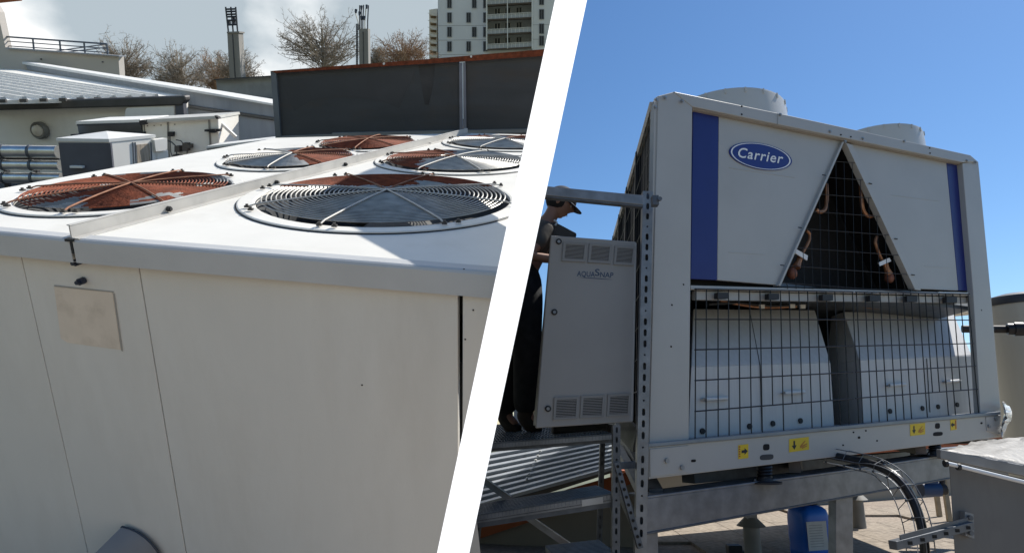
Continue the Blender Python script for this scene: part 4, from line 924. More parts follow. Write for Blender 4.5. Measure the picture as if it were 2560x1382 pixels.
pt, pb = UPp.hit(1620, 478), UPp.hit(1602, 1382); pb = pt+(pb-pt)*1.06
slotted('slotted_upright', 'tall slotted galvanised upright in front of the chiller left edge', pt, pb, .060, 34, galv, slot=(.017, .038))
for q in ((1621, 488), (1619, 545)):
    g = G(); c = UPp.hit(*q); 
# top handrail
HRp = PL('R', rayR(1500, 500)*3.6, (0, 1, 0))
hr = thing('handrail', 'galvanised channel handrail in front of the worker cap', 'handrail', 'R', HRp.hit(1610, 510))
g = G(); g.plate(HRp, [(1322, 461), (1608, 488), (1608, 512), (1322, 484)], 0, .05); obj('channel', g, galv, hr, bevel=.003)
g = G(); g.plate(HRp, [(1322, 484), (1608, 512), (1608, 517), (1322, 489)], -.006, .04); obj('lower_lip', g, galv_d, hr)
g = G(); c = HRp.hit(1637, 503, -.02); g.box(c, (.035, .05, .055)); g.cyl(c+V((.02, -.03, 0)), c+V((.02, -.045, 0)), .012, 10); obj('end_bracket', g, galv_d, hr)
# control cabinet
KN = CN.copy(); KP = PL('R', rayR(1460, 820)*3.75, (-.06, 1, .02))
cab = thing('control_cabinet', 'light grey electrical cabinet with six louvre vents beside the chiller', 'cabinet', 'R', KP.hit(1460, 1066))
g = G(); g.plate(KP, [(1388, 592), (1592, 607), (1583, 1052), (1345, 1066)], -.028, .30); obj('body', g, cab_m, cab, bevel=.004)
door = G(); door.plate(KP, [(1377, 588), (1590, 604), (1581, 1054), (1339, 1070)], 0, .025); dr = obj('door', door, cab_m, cab, bevel=.006)
for (x0, y0, x1, y1, sk) in ((1409, 604, 1468, 652, 5), (1474, 608, 1531, 656, 5), (1538, 613, 1589, 661, 4), (1386, 993, 1448, 1049, -4), (1453, 989, 1513, 1045, -4), (1520, 985, 1578, 1041, -4)):
    dx = -4 if y0 < 700 else -3
    g = G(); Q = [(x0, y0), (x1, y0+sk*.6), (x1+dx, y1+sk*.6), (x0+dx, y1)]
    fw_ = 6
    In = [(x0+fw_, y0+fw_), (x1-fw_, y0+sk*.5+fw_), (x1+dx-fw_, y1+sk*.5-fw_), (x0+dx+fw_, y1-fw_)]
    for k in range(4):
        a, b, c, d = Q[k], Q[(k+1) % 4], In[(k+1) % 4], In[k]; g.plate(KP, [a, b, c, d], .010, .010)
    vt = obj('vent', g, vent_m, dr)
    g = G(); g.plate(KP, In, .0015, .001); obj('vent_back', g, void, vt)
    g = G(); ns_ = 11
    for k in range(ns_):
        v0 = (k+.25)/ns_; v1 = (k+.78)/ns_
        lerp = lambda a, b, t: (a[0]+(b[0]-a[0])*t, a[1]+(b[1]-a[1])*t)
        g.plate(KP, [lerp(In[0], In[3], v0), lerp(In[1], In[2], v0), lerp(In[1], In[2], v1), lerp(In[0], In[3], v1)], .007, .005)
    obj('louvre', g, vent_m, vt)
for q in ((1397, 604), (1386, 780), (1370, 1021)):
    c = KP.hit(*q, .001); g = G(); g.lathe(c, KP.n, [(.018, 0), (.018, .006), (.010, .008), (.009, .003)], 18); lk = obj('lock', g, black, dr, smooth=True)
    g = G(); g.cyl(c, c+KP.n*.006, .0095, 12); obj('lock_core', g, galv, lk, smooth=True)
g = G(); text_geo(g, 'AQUA', KP, (1442, 690), (45, 2.2), (1, -13), .0015, bold=.012)
text_geo(g, 'S', KP, (1487, 689), (12, .3), (.5, -17), .0015, bold=.012)
text_geo(g, 'NAP', KP, (1500, 692.5), (33, 1.8), (1, -13), .0015, bold=.012)
sw = []
for j in range(13): t = j/12; sw.append((1448+83*t, 693+6*math.sin(t*math.pi*1.0)*(-.2)+8*t**.8*(1-t*.25), .3+1.6*math.sin(math.pi*t)))
for j in range(12):
    a, b = sw[j], sw[j+1]; g.add([KP.hit(a[0], a[1]-a[2]*.5, .0015), KP.hit(b[0], b[1]-b[2]*.5, .0015), KP.hit(b[0], b[1]+b[2]*.5, .0015), KP.hit(a[0], a[1]+a[2]*.5, .0015)], [(0, 1, 2, 3)])
obj('door_lettering', g, print_d, dr)

# --- access platform frame
def grating(y_fr, label, group, x0, x1, yl, yr, d0, depth, edge_h):
    pl = PL('R', rayR((x0+x1)/2, (yl+yr)/2)*d0, (.10, 1, 0))
    a, b = pl.hit(x0, yl), pl.hit(x1, yr); dv = V((-.10, 1, .06 if depth > 1 else 0)).normalized()*depth
    t = thing('grating_platform', label, 'platform', 'R', a, group)
    g = G(); h = edge_h/FP*d0; g.prism([a, b, b-Z_*h, a-Z_*h], dv*.012); obj('edge_channel', g, galv, t)
    g = G(); g.prism([a-Z_*h*1.0+dv*.02, b-Z_*h*1.0+dv*.02, b-Z_*(h*1.6)+dv*.02, a-Z_*(h*1.6)+dv*.02], dv*.02); obj('edge_underside', g, galv_d, t)
    g = G(); nb = 46; L = b-a
    for k in range(nb+1): p = a+L*k/nb; g.prism([p-V((.0025, 0, 0)), p+V((.0025, 0, 0)), p+V((.0025, 0, -.025)), p-V((.0025, 0, .025))], dv)
    for k in range(14): p = a+dv*(k/13); g.prism([p-Z_*.006, p+Z_*.002, p+Z_*.002+dv.normalized()*.012, p-Z_*.006+dv.normalized()*.012], L)
    obj('grating', g, grate_m, t)
    g = G(); g.prism([a-Z_*.03, b-Z_*.03, b+dv-Z_*.03, a+dv-Z_*.03], -Z_*.004); obj('underlay', g, steel_dk, t)
    return t, pl
pf, pfp = grating(0, 'upper grating platform with the worker and the cabinet on it', 'grating platforms', 1150, 1532, 1113, 1084, 3.75, 1.5, 14)
pf2, pf2p = grating(0, 'middle grating step with small paper label on its edge', 'grating platforms', 1110, 1536, 1299, 1232, 3.5, .42, 20)
pf3, pf3p = grating(0, 'lowest grating step at the bottom of the frame', 'grating platforms', 1395, 1545, 1402, 1386, 3.3, .42, 20)
g = G(); g.plate(pf2p, [(1455, 1249), (1507, 1241), (1508, 1257), (1455, 1265)], .006, .002); lb = obj('paper_label', g, paper_m, pf2)
upg = 'slotted uprights of the platform frame'
for (lab, x0, y0, x1, y1, d0, w_, ns_, mm) in (('dark slotted upright at the right end of the platforms', 1542, 1062, 1540, 1420, 3.45, .040, 14, galv_d),
        ('thin slotted upright standing behind the platforms', 1507, 1102, 1497, 1420, 5.2, .040, 14, galv_d),
        ('slotted upright half hidden by the white divider', 1200, 1285, 1186, 1420, 3.9, .03, 6, galv_d)):
    pl = PL('R', rayR(x0, y0)*d0, (0, 1, 0)); slotted('slotted_upright', lab, pl.hit(x0, y0), pl.hit(x1, y1), w_, ns_, mm, upg, slot=(.012, .03))
for (lab, q0, q1, d0) in (('short diagonal brace above the middle step', (1195, 1190), (1278, 1248), 4.1), ('long diagonal brace below the middle step', (1315, 1288), (1442, 1376), 4.1)):
    pl = PL('R', rayR(*q0)*d0, (0, 1, 0)); a, b = pl.hit(*q0), pl.hit(*q1)
    t = thing('diagonal_brace', lab, 'brace', 'R', b, 'diagonal braces')
    g = G(); g.beam(a, b, .003, .045, up=V((0, 0, 1))); obj('web', g, galv, t)
    g = G(); s_ = V((0, 0, .022)); g.beam(a+s_-Y_*.015, b+s_-Y_*.015, .03, .004); obj('flange', g, coping_m, t)
# receding beams between platform and chiller
fx = thing('support_frame', 'galvanised beams carrying the chiller above the roof floor', 'steel frame', 'R', CP.hit(1700, 1340))
BPn = PL('R', CP.hit(1800, 1250, .0), CN)
def beam_px(nm, q, o, th, m=galv, parent=fx): g = G(); g.plate(CP, q, o, th); return obj(nm, g, m, parent, bevel=.003)
beam_px('front_beam', [(1612, 1246), (2100, 1181), (2392, 1137), (2392, 1190), (2100, 1243), (1612, 1331)], -.02, .006)
beam_px('beam_flange', [(1612, 1240), (2100, 1176), (2392, 1132), (2392, 1137), (2100, 1181), (1612, 1246)], -.015, .16)
beam_px('beam_flange', [(1612, 1331), (2100, 1243), (2392, 1190), (2392, 1194), (2100, 1248), (1612, 1337)], -.015, .14, galv_d)
for (x0, x1) in ((1612, 1645), (2090, 2132)):
    y0 = 1335-(x0-1612)*.185
    beam_px('leg', [(x0, y0), (x1, y0-5), (x1+2, 1450), (x0, 1450)], -.04, .06)
g = G(); g.beam(CP.hit(1720, 1190, -.25)+V((0, 0, 0)), CP.hit(2420, 1125, -.9), .1, .08); obj('rear_beam', g, galv_d, fx)
g = G(); pa, pb2 = CP.hit(1985, 1150, -.1), CP.hit(1985, 1150, -.1)+V((.75, 1.6, 0)); g.beam(pa-Z_*.03, pb2-Z_*.03, .07, .10); obj('cross_beam', g, mat('beam_brown', (.13, .11, .10), .6, .1), fx)
g = G(); pa = CP.hit(2300, 1110, -.05); g.beam(pa-Z_*.02, pa+V((.55, 1.5, -.02)), .07, .10); obj('cross_beam', g, MT['beam_brown'], fx)
g = G(); g.beam(CP.hit(2290, 1120, -.5), CP.hit(2296, 1200, -.5), .07, .06, up=Y_); obj('short_leg', g, galv_d, fx)
q0 = CP.hit(1625, 1215, -.02)
for (a, b, w_, h_, mm) in ((rayR(1640, 1240)*3.7, rayR(1548, 1065)*5.4, .08, .09, galv_d), (rayR(1606, 1235)*3.62, rayR(1548, 1120)*4.9, .05, .05, galv), (rayR(1600, 1330)*3.55, rayR(1545, 1215)*4.6, .05, .05, galv_d)):
    g = G(); g.beam(a, b, w_, h_); obj('side_beam', g, mm, fx)
g = G(); g.beam(rayR(1546, 1164)*3.5, rayR(1603, 1159)*3.55, .04, .035); obj('tie_bar', g, galv_d, fx)
g = G(); g.beam(rayR(1540, 1155)*3.42, rayR(1600, 1368)*3.3, .028, .05, up=Y_); obj('slotted_brace', g, galv_d, fx)
for k in range(11): g = G(); t = (k+.5)/11; g.cyl((rayR(1540, 1155)*3.42).lerp(rayR(1600, 1368)*3.3, t)-Y_*.030, (rayR(1540, 1155)*3.42).lerp(rayR(1600, 1368)*3.3, t)-Y_*.024, .008, 8); obj('slot', g, void, fx)
# white plastic sheet piece between
g = G(); g.beam(rayR(1552, 1060)*4.2, rayR(1590, 1100)*4.0, .02, .16); obj('bracket_plate', g, galv, fx)
# spring mounts
for (lab, x_, y0, y1, w_) in (('left black coil spring mount under the chiller', 1912, 1158, 1205, 17), ('right black coil spring mount under the chiller', 2337, 1103, 1138, 13)):
    a, b = CP.hit(x_, y0, -.03), CP.hit(x_, y1, -.03); t = thing('spring_mount', lab, 'spring', 'R', b, 'spring mounts under the chiller'); rr = w_/FP*a.y*1.0
    g = G(); pts = [b+(a-b)*(j/72)+V((math.cos(j/72*6*2*math.pi), math.sin(j/72*6*2*math.pi), 0))*rr*.85 for j in range(73)]; g.tube(pts, rr*.22, 6); obj('coil', g, spring_m, t, smooth=True)
    g = G(); g.cyl(b, a, rr*.7, 14); obj('rubber_core', g, black, t, smooth=True)
    g = G(); g.lathe(b, Z_, [(0, -.006), (rr*2.3, -.006), (rr*2.3, .004), (rr*1.2, .010), (rr, .03), (0, .03)], 20); obj('foot_plate', g, black, t, smooth=True)
    for s_ in (-1, 1): g = G(); c = b+HX*s_*rr*1.8+Z_*.005; g.cyl(c, c+Z_*.018, .009, 8); obj('foot_bolt', g, galv_d, t)

# --- roof floor, parapet, shed on the left
gz = -1.15
g = G(); g.prism([V((-5, -6, gz)), V((7.5, -6, gz)), V((9.5, 13.5, gz)), V((.2, 9.5, gz))], V((0, 0, -.25))); obj('roof_floor', g, floor_m, kind='structure')
k_ = 0
g = G()
for i in range(9):
    for j in range(10):
        x0 = .8+i*.62; y0 = 3.2+j*.62
        if (i*7+j*3) % 11 == 0: continue
        g2 = G(); g2.box((x0, y0, gz+.014+.002*((i*5+j*3) % 3)), (.613, .613, .028)); 
        if k_ == 0: tile0 = obj('roof_paver', g2, tile_m, fr='R', kind='structure'); base_loc = tile0.location.copy(); p00 = V((x0, y0, 0)); k_ = 1; fl_o = tile0
        else: c_ = tile0.copy(); C.objects.link(c_); c_.location = base_loc+V((x0, y0, 0))-p00
floor_obj = bpy.data.objects['roof_floor']
for o in [o for o in bpy.data.objects if o.name.startswith('roof_paver')]:
    mw = o.matrix_world.copy() if False else None
    loc_ = o.location.copy(); o.parent = floor_obj; o.matrix_parent_inverse = Matrix.Identity(4); o.location = loc_-floor_obj.location
    if 'kind' in o: del o['kind']
# beige parapet behind
wa, wb = zhit('R', 1560, 1298, gz), zhit('R', 2560, 1222, gz)
WN = (wb-wa).cross(Z_); WPp = PL('R', wa, WN)
par = thing('beige_parapet', 'beige parapet wall with orange band behind the chiller frame', 'wall', 'R', wa)
g = G(); g.plate(WPp, [(1560, 1196), (2600, 1096), (2600, 1240), (1560, 1330)], 0, .2); obj('wall_face', g, beige_w, par)
g = G(); g.plate(WPp, [(1560, 1176), (2600, 1074), (2600, 1096), (1560, 1196)], .03, .3); obj('orange_band', g, orange_m, par)
g = G()
for k in range(14):
    g.plate(WPp, [(1640, 1296-k*3.4), (1905, 1252-k*3.1), (1905, 1253.2-k*3.1), (1640, 1297.6-k*3.4)], .05, .01)
obj('corrugated_strip', g, mat('corr_light', (.42, .39, .33), .6), par)
g = G()
for x_ in (1708, 1920): g.plate(WPp, [(x_, 1318-(x_-1640)*.17), (x_+5, 1318-(x_-1640)*.17), (x_+5, 1285-(x_-1640)*.16), (x_, 1285-(x_-1640)*.16)], .08, .02)
obj('strap', g, void, par)
# shed with metal roof, left
SP = PL('R', (0, 6.6, 0), (.25, 1, 0))
shed = thing('shed', 'low beige shed with orange band and ribbed zinc roof under the platforms', 'shed', 'R', SP.hit(1400, 1440))
g = G(); g.plate(SP, [(1080, 1330), (1620, 1175), (1620, 1470), (1080, 1470)], 0, .2); obj('wall', g, mat('shed_beige', (.22, .195, .16), .85, var=.08, scale=2), shed)
g = G(); g.plate(SP, [(1080, 1345), (1420, 1222), (1620, 1165), (1620, 1190), (1449, 1262), (1080, 1385)], .04, .05); obj('orange_band', g, orange_m, shed)
ra_, rb_ = SP.hit(1080, 1290, .1), SP.hit(1560, 1160, .1)
ZR = PL('R', ra_, V((.16, -.30, 1)))
ZR = PL('R', ra_, (rb_-ra_).cross(V((-.35, 1, .06))))
RQ = lambda x, y, o=0: ZR.hit(x, y, o)
yl = lambda t: 1256-t*128; yr = lambda t: 1163-t*88
g = G(); g.prism([RQ(1100, yl(0)+40), RQ(1560, yr(0)-6), RQ(1560, yr(1)-4), RQ(1100, yl(1)+26)], -ZR.n*.02); zr_ = obj('roof', g, ribmet, shed)
for k in range(9):
    t = (k+.3)/8.6; t2 = t+.045
    g = G(); q = [(1100, yl(t)+34-t*8), (1540, yr(t)+4), (1540, yr(t2)+4), (1100, yl(t2)+34-t*8)]
    g.prism([RQ(*p, .03) for p in q], -ZR.n*.03); obj('roof_rib', g, ribhi, zr_)
for k in range(7):
    g = G(); c = RQ(1318+k*5.5, 1198-k*11.5, .035); g.cyl(c, c+ZR.n*.02, .014, 8); obj('roof_screw', g, coping_m, zr_)
g = G(); g.plate(SP, [(1080, 1293), (1540, 1156), (1540, 1166), (1080, 1306)], .12, .14); obj('flashing', g, ribhi, shed)
g = G(); g.plate(SP, [(1080, 1306), (1540, 1166), (1540, 1178), (1080, 1324)], .10, .05); obj('fascia', g, mat('fascia_d', (.13, .12, .11), .6), shed)

# --- posts with cones, jerrycan and small things on the floor
def cone_post(x_, yb, lab):
    c = zhit('R', x_, yb, gz); t = thing('capped_post', lab, 'post', 'R', c, 'stubby posts with conical collars')
    s_ = c.y/6.0
    g = G(); g.box(c+Z_*.5, (.085, .085, 1.0)); obj('stem', g, galv, t, bevel=.004)
    g = G(); g.lathe(c, Z_, [(.06, .0), (.07, .0), (.065, .30), (.065, .32), (.115, .325), (.05, .39), (.045, .39)], 24); obj('collar', g, mat('collar_grey', (.20, .195, .18), .6, .1), t, smooth=True)
cone_post(1886, 1420, 'grey post with conical metal collar left of the blue jerrycan')
cone_post(2150, 1325, 'grey post with conical metal collar behind the cable tray')
jc = zhit('R', 2029, 1389, gz+.03)
jt = thing('jerrycan', 'blue plastic jerrycan with paper label standing on the roof floor', 'jerrycan', 'R', jc)
g = G(); w_, d_, h_ = .29, .25, .40
jx = V((.95, .3, 0)).normalized(); jy = V((-.3, .95, 0)).normalized()
prof = [(.0, .92), (.02, 1), (.06, 1), (.10, .97), (.16, 1), (.30, 1), (.34, .98), (.385, .90), (.41, .70), (.42, .5)]
vs = []
for z, k in prof:
    for t in [2*math.pi*j/24 for j in range(24)]:
        cx, cy = math.cos(t), math.sin(t); ex = .38
        vs.append(jc+jx*(math.copysign(abs(cx)**ex, cx)*w_/2*k)+jy*(math.copysign(abs(cy)**ex, cy)*d_/2*k)+Z_*z)
g.add(vs, [(i*24+k, i*24+(k+1) % 24, (i+1)*24+(k+1) % 24, (i+1)*24+k) for i in range(len(prof)-1) for k in range(24)]+[list(range((len(prof)-1)*24, len(prof)*24)), list(range(23, -1, -1))])
obj('container', g, jerry, jt, smooth=True)
g = G(); g.cyl(jc+jx*.07+Z_*.41, jc+jx*.07+Z_*.455, .035, 16); obj('screw_cap', g, black, jt, smooth=True)
g = G(); g.tube([jc-jx*.09+Z_*.40, jc-jx*.08+Z_*.45, jc-jx*.0+Z_*.455, jc+jx*.02+Z_*.41], .016, 8); obj('handle', g, jerry, jt, smooth=True)
g = G(); fc = jc-jx*.012-jy*(d_/2+.003); g.prism([fc-jx*.12+Z_*.07, fc+jx*.085+Z_*.07, fc+jx*.085+Z_*.30, fc-jx*.12+Z_*.30], jy*.002); lb = obj('label', g, paper_m, jt)
g = G()
for k in range(9): z = .10+k*.021; g.prism([fc-jx*.10-jy*.001+Z_*z, fc+jx*(.04+.02*((k*3) % 3))-jy*.001+Z_*z, fc+jx*(.04+.02*((k*3) % 3))-jy*.001+Z_*(z+.004), fc-jx*.10-jy*.001+Z_*(z+.004)], jy*.0005)
obj('label_print', g, mat('grey_print', (.25, .25, .26), .7), jt)
for (x_, yb, w_, lab) in ((1836, 1385, .12, 'small black rubber block on the floor left of the capped post'),):
    c = zhit('R', x_, yb, gz+.03); g = G(); g.box(c+Z_*.04, (w_, .1, .08)); g.box(c+V((.06, 0, .015)), (.1, .07, .03)); obj('rubber_block', g, black, loc=c, label=lab, cat='block', bevel=.01)
# wood battens and blue pump in the back
for (x_, y0, yb, lab) in ((2374, 1192, 1302, 'taller pale wooden batten behind the cable tray'), (2349, 1225, 1290, 'shorter pale wooden batten behind the cable tray')):
    c = zhit('R', x_, yb, gz+.03); tp_ = yhit('R', x_-1, y0, c.y); g = G(); g.beam(c, V((c.x, c.y, tp_.z)), .05, .04, up=Y_); obj('wooden_batten', g, wood_m, loc=c, label=lab, cat='batten', group='wooden battens')
c = rayR(2328, 1222)*6.0; t = thing('blue_pump', 'small blue pump body behind the cable tray', 'pump', 'R', c)
g = G(); g.cyl(c-X_*.10, c+X_*.07, .065, 14); g.box(c+V((0, 0, .07)), (.1, .08, .05)); obj('body', g, mat('pump_blue', (.01, .04, .12), .4), t, smooth=True)
g = G(); g.cyl(c+X_*.07, c+X_*.13, .05, 12); g.tube([c+V((.1, 0, 0)), c+V((.12, 0, .1))], .025, 8); obj('flange', g, black, t, smooth=True)
# --- wire cable tray with black hose, curving down
def spl(P, n=6):
    out_ = []
    for i in range(len(P)-1):
        for k in range(n):
            t = k/n; p0 = P[max(i-1, 0)]; p1 = P[i]; p2 = P[i+1]; p3 = P[min(i+2, len(P)-1)]
            out_.append(.5*((2*p1)+(p2-p0)*t+(2*p0-5*p1+4*p2-p3)*t*t+(3*p1-p0-3*p2+p3)*t**3))
    out_.append(P[-1]); return out_
path = [(2065, 1135, 4.3), (2130, 1148, 4.15), (2190, 1163, 4.0), (2245, 1195, 3.85), (2280, 1245, 3.75), (2303, 1310, 3.65), (2314, 1390, 3.6), (2318, 1450, 3.6)]
hose = spl([rayR(x_, y_)*d_ for x_, y_, d_ in path])
g = G(); g.tube(hose, .026, 12); obj('black_hose', g, mat('hose_black', (.022, .022, .024), .3, var=.2), loc=hose[-1], label='thick black insulated hose curving down inside the wire tray', cat='hose', smooth=True)
ct = thing('cable_tray', 'bright wire basket cable tray curving down under the chiller', 'cable tray', 'R', hose[-1])
def offp(i, s, u):
    d = (hose[min(i+1, len(hose)-1)]-hose[max(i-1, 0)]).normalized(); sd = V((0, -1, 0)); sd = (sd-d*sd.dot(d)).normalized(); up = sd.cross(d)
    return hose[i]+up*s+sd*u
for (s_, u_, m_) in ((-.052, .02, coping_m), (-.052, -.09, galv), (.045, .02, galv), (.06, -.10, galv), (-.02, .05, galv)):
    g = G(); g.tube([offp(i, s_, u_) for i in range(len(hose))], .0032, 6); obj('tray_wire', g, m_, ct, smooth=True)
for i in range(1, len(hose)-1, 4):
    g = G(); g.tube([offp(i, .06, -.10), offp(i, .045, .02), offp(i, -.02, .05), offp(i, -.052, .02), offp(i, -.052, -.09)], .0025, 5); obj('cross_wire', g, galv, ct)
    g = G(); g.ball(offp(i, -.052, .02), .009, 5); obj('wire_joint', g, galv_d, ct)
# --- duct box on the right
DBp = PL('R', rayR(2372, 1170)*3.0, (-.10, 1, 0))
db = thing('insulated_duct', 'large grey zinc duct box with wrinkled foil top at the lower right', 'duct', 'R', DBp.hit(2480, 1500))
a = DBp.hit(2370, 1150); b = DBp.hit(2700, 1215); b.z = a.z-.0
zt_ = a.z
dvec = V((.35, 1, 0)).normalized()*.9; fdir = V((1, .10, 0)).normalized()
q0 = a; q1 = DBp.hit(2372, 1150)
lowL = DBp.hit(2395, 1450)
g = G(); g.prism([DBp.hit(2372, 1152), DBp.hit(2640, 1215), DBp.hit(2640, 1470), DBp.hit(2392, 1470)], V((.74, 1, -.1))*.6); obj('casing', g, conc2, db, bevel=.006)
TQ = [DBp.hit(2350, 1122, .04), DBp.hit(2640, 1178, .04)]
g = G(); lb4 = [DBp.hit(2350, 1122, .04), DBp.hit(2640, 1178, .04), DBp.hit(2640, 1206, .04), DBp.hit(2352, 1146, .04)]; g.prism(lb4, Y_*.03); obj('lid_rim', g, mat('rim_zinc', (.20, .195, .19), .5, .3, var=.2), db, bevel=.004)
bl_ = rayR(2470, 1098)*4.0; br_ = rayR(2700, 1085)*4.1
vs = []; nx, ny = 16, 12
for j in range(ny+1):
    for i in range(nx+1):
        u_, v_ = i/nx, j/ny; p = (TQ[0]*(1-u_)+TQ[1]*u_)*(1-v_)+(bl_*(1-u_)+br_*u_)*v_
        vs.append(p+Z_*.018*noise.noise(p*11))
g = G(); g.add(vs, [(j*(nx+1)+i, j*(nx+1)+i+1, (j+1)*(nx+1)+i+1, (j+1)*(nx+1)+i) for j in range(ny) for i in range(nx)]); o = obj('foil_cover', g, foil, db, smooth=True, angle=20); o.modifiers.new('t', 'SOLIDIFY').thickness = .01
g = G(); P = [DBp.hit(2366, 1157, .075), DBp.hit(2392, 1163, .075), DBp.hit(2440, 1175, .075), DBp.hit(2640, 1224, .075)]; g.tube(P, .0095, 10)
obj('white_conduit', g, plastic_w, loc=P[0], label='thin white conduit clipped under the rim of the duct box', cat='conduit', smooth=True)
for q in ((2364, 1158), (2396, 1166)): g = G(); c = DBp.hit(*q, .075); g.cyl(c-X_*.006, c+X_*.006, .016, 10); obj('conduit_clip', g, black, db)
# bracket
g = G(); bk = thing('strut_bracket', 'galvanised strut channel bracket fixed to the duct box side', 'bracket', 'R', DBp.hit(2430, 1330, .02))
g.plate(DBp, [(2412, 1278), (2434, 1284), (2436, 1345), (2414, 1338)], .03, .03); obj('base_plate', g, galv, bk)
for q in ((2423, 1293), (2425, 1331)): g = G(); c = DBp.hit(*q, .032); g.cyl(c, c+DBp.n*.012, .011, 8); obj('bolt', g, galv_d, bk)
g = G(); A1, B1 = DBp.hit(2425, 1312, .06), DBp.hit(2232, 1362, .30); g.beam(A1, B1, .035, .034); obj('channel', g, galv_d, bk, bevel=.002)
g = G()
for k in range(6): g = G(); c = A1.lerp(B1, (k+.6)/6.6); g.box(c-Y_*.021+Z_*.0, (.03, .004, .014)); obj('channel_slot', g, void, bk)
g = G(); A2 = DBp.hit(2420, 1300, .06); B2 = DBp.hit(2250, 1345, .30); g.beam(A2+Z_*.004, B2+Z_*.004, .004, .018); obj('channel_lip', g, galv_d, bk)
# --- tank, pipe, far things on the right
tcn_ = rayR(2575, 900)*8.0; rr = (2575-2494)/FP*8.0
tk = thing('storage_tank', 'tall cream storage tank with dark lid at the right edge', 'tank', 'R', V((tcn_.x, tcn_.y, gz)))
zt2 = yhit('R', 2560, 748, tcn_.y-rr).z
g = G(); g.lathe(V((tcn_.x, tcn_.y, 0)), Z_, [(rr, gz), (rr, zt2)], 48); obj('shell', g, tank_m, tk, smooth=True)
g = G(); g.lathe(V((tcn_.x, tcn_.y, 0)), Z_, [(rr*1.02, zt2-.02), (rr*1.03, zt2+.05), (rr*.98, zt2+.085), (rr*.5, zt2+.14), (0, zt2+.16)], 48); obj('lid', g, mat('lid_dark', (.04, .04, .042), .5), tk, smooth=True)
pa = rayR(2405, 822)*7.2; pb3 = rayR(2560, 823)*7.0
pp_ = thing('black_pipe', 'black insulated pipe with round flange crossing in front of the tank', 'pipe', 'R', pa)
g = G(); g.cyl(pa, pb3, .042, 14); obj('run', g, black, pp_, smooth=True)
dp = (pb3-pa).normalized(); c = rayR(2532, 822)*7.0
g = G(); g.cyl(c-dp*.05, c+dp*.05, .062, 16); g.cyl(c+dp*.01-V((0, .0, 0)), c+dp*.09, .075, 16); obj('flange', g, spring_m, pp_, smooth=True)
# conduit bundle and duct seen past covers
g = G(); c0 = rayR(2320, 780)*6.4; c1_ = rayR(2440, 770)*6.4; g.beam(c0, c1_, .3, .10); obj('pale_duct', g, hvac_w, loc=c0, label='pale beige duct glimpsed behind the wire guard', cat='duct', bevel=.01)
g = G(); w0 = rayR(2505, 930)*12
for k in range(30):
    p = rayR(2490, 870+k*6.5)*12; q_ = rayR(2530, 874+k*6.5)*12; g.beam(p, q_, .03, .035)
fe = thing('slatted_screen', 'grey slatted screen glimpsed between chiller and tank', 'screen', 'R', w0); obj('slat_panel', g, mat('slat_grey', (.25, .27, .30), .6), fe)
g = G(); g.beam(rayR(2512, 860)*12.1, rayR(2516, 1100)*12.1, .5, .02, up=Y_); obj('backing', g, wall_g, fe)
# far ground and town line
g = G(); 
g.prism([V((-900, -900, -9)), V((900, -900, -9)), V((900, 900, -9)), V((-900, 900, -9))], V((0, 0, -1))); obj('ground', g, mat('far_ground', (.12, .13, .09), .95, var=.3, scale=.05), kind='structure')
def shrub(c, r_, n_, m_, label, nm, cat, seed):
    rr_ = random.Random(seed); g = G()
    for _ in range(n_):
        d = V((rr_.gauss(0, 1), rr_.gauss(0, 1), rr_.gauss(0, 1))).normalized()*rr_.uniform(.2, 1)**.5*r_; p = c+V((d.x, d.y, d.z*.9)); s_ = r_*.13
        a = V((rr_.uniform(-1, 1), rr_.uniform(-1, 1), rr_.uniform(-1, 1))).normalized()*s_; b = a.orthogonal().normalized()*s_*.6
        g.add([p-a, p+b, p+a, p-b], [(0, 1, 2, 3)])
    t = thing(nm, label, cat, 'R', c-Z_*r_); obj('foliage', g, m_, t); g = G(); g.tube([c-Z_*r_*3, c], r_*.08, 6); obj('stem', g, bark, t)
shrub(rayR(2486, 800)*14, .28, 420, leaf_m, 'dark leafy tree top between the chiller and the tank', 'leafy_tree', 'tree', 1)
shrub(rayR(1335, 975)*9, .24, 420, flower_m, 'yellow autumn bush glimpsed behind the worker legs', 'autumn_bush', 'bush', 2)
shrub(rayR(1350, 905)*9.5, .16, 200, flower_m, 'small yellow branch tip above the autumn bush', 'autumn_branch', 'branch', 3)
g = G(); c = rayR(1350, 965)*11; g.box(rayR(1350, 930)*11, (.7, .3, .16)); g.box(rayR(1350, 1030)*11, (.9, .3, .45))
obj('distant_house', g, mat('far_house', (.30, .34, .40), .8), loc=c, label='bluish distant house glimpsed behind the worker legs', cat='house')

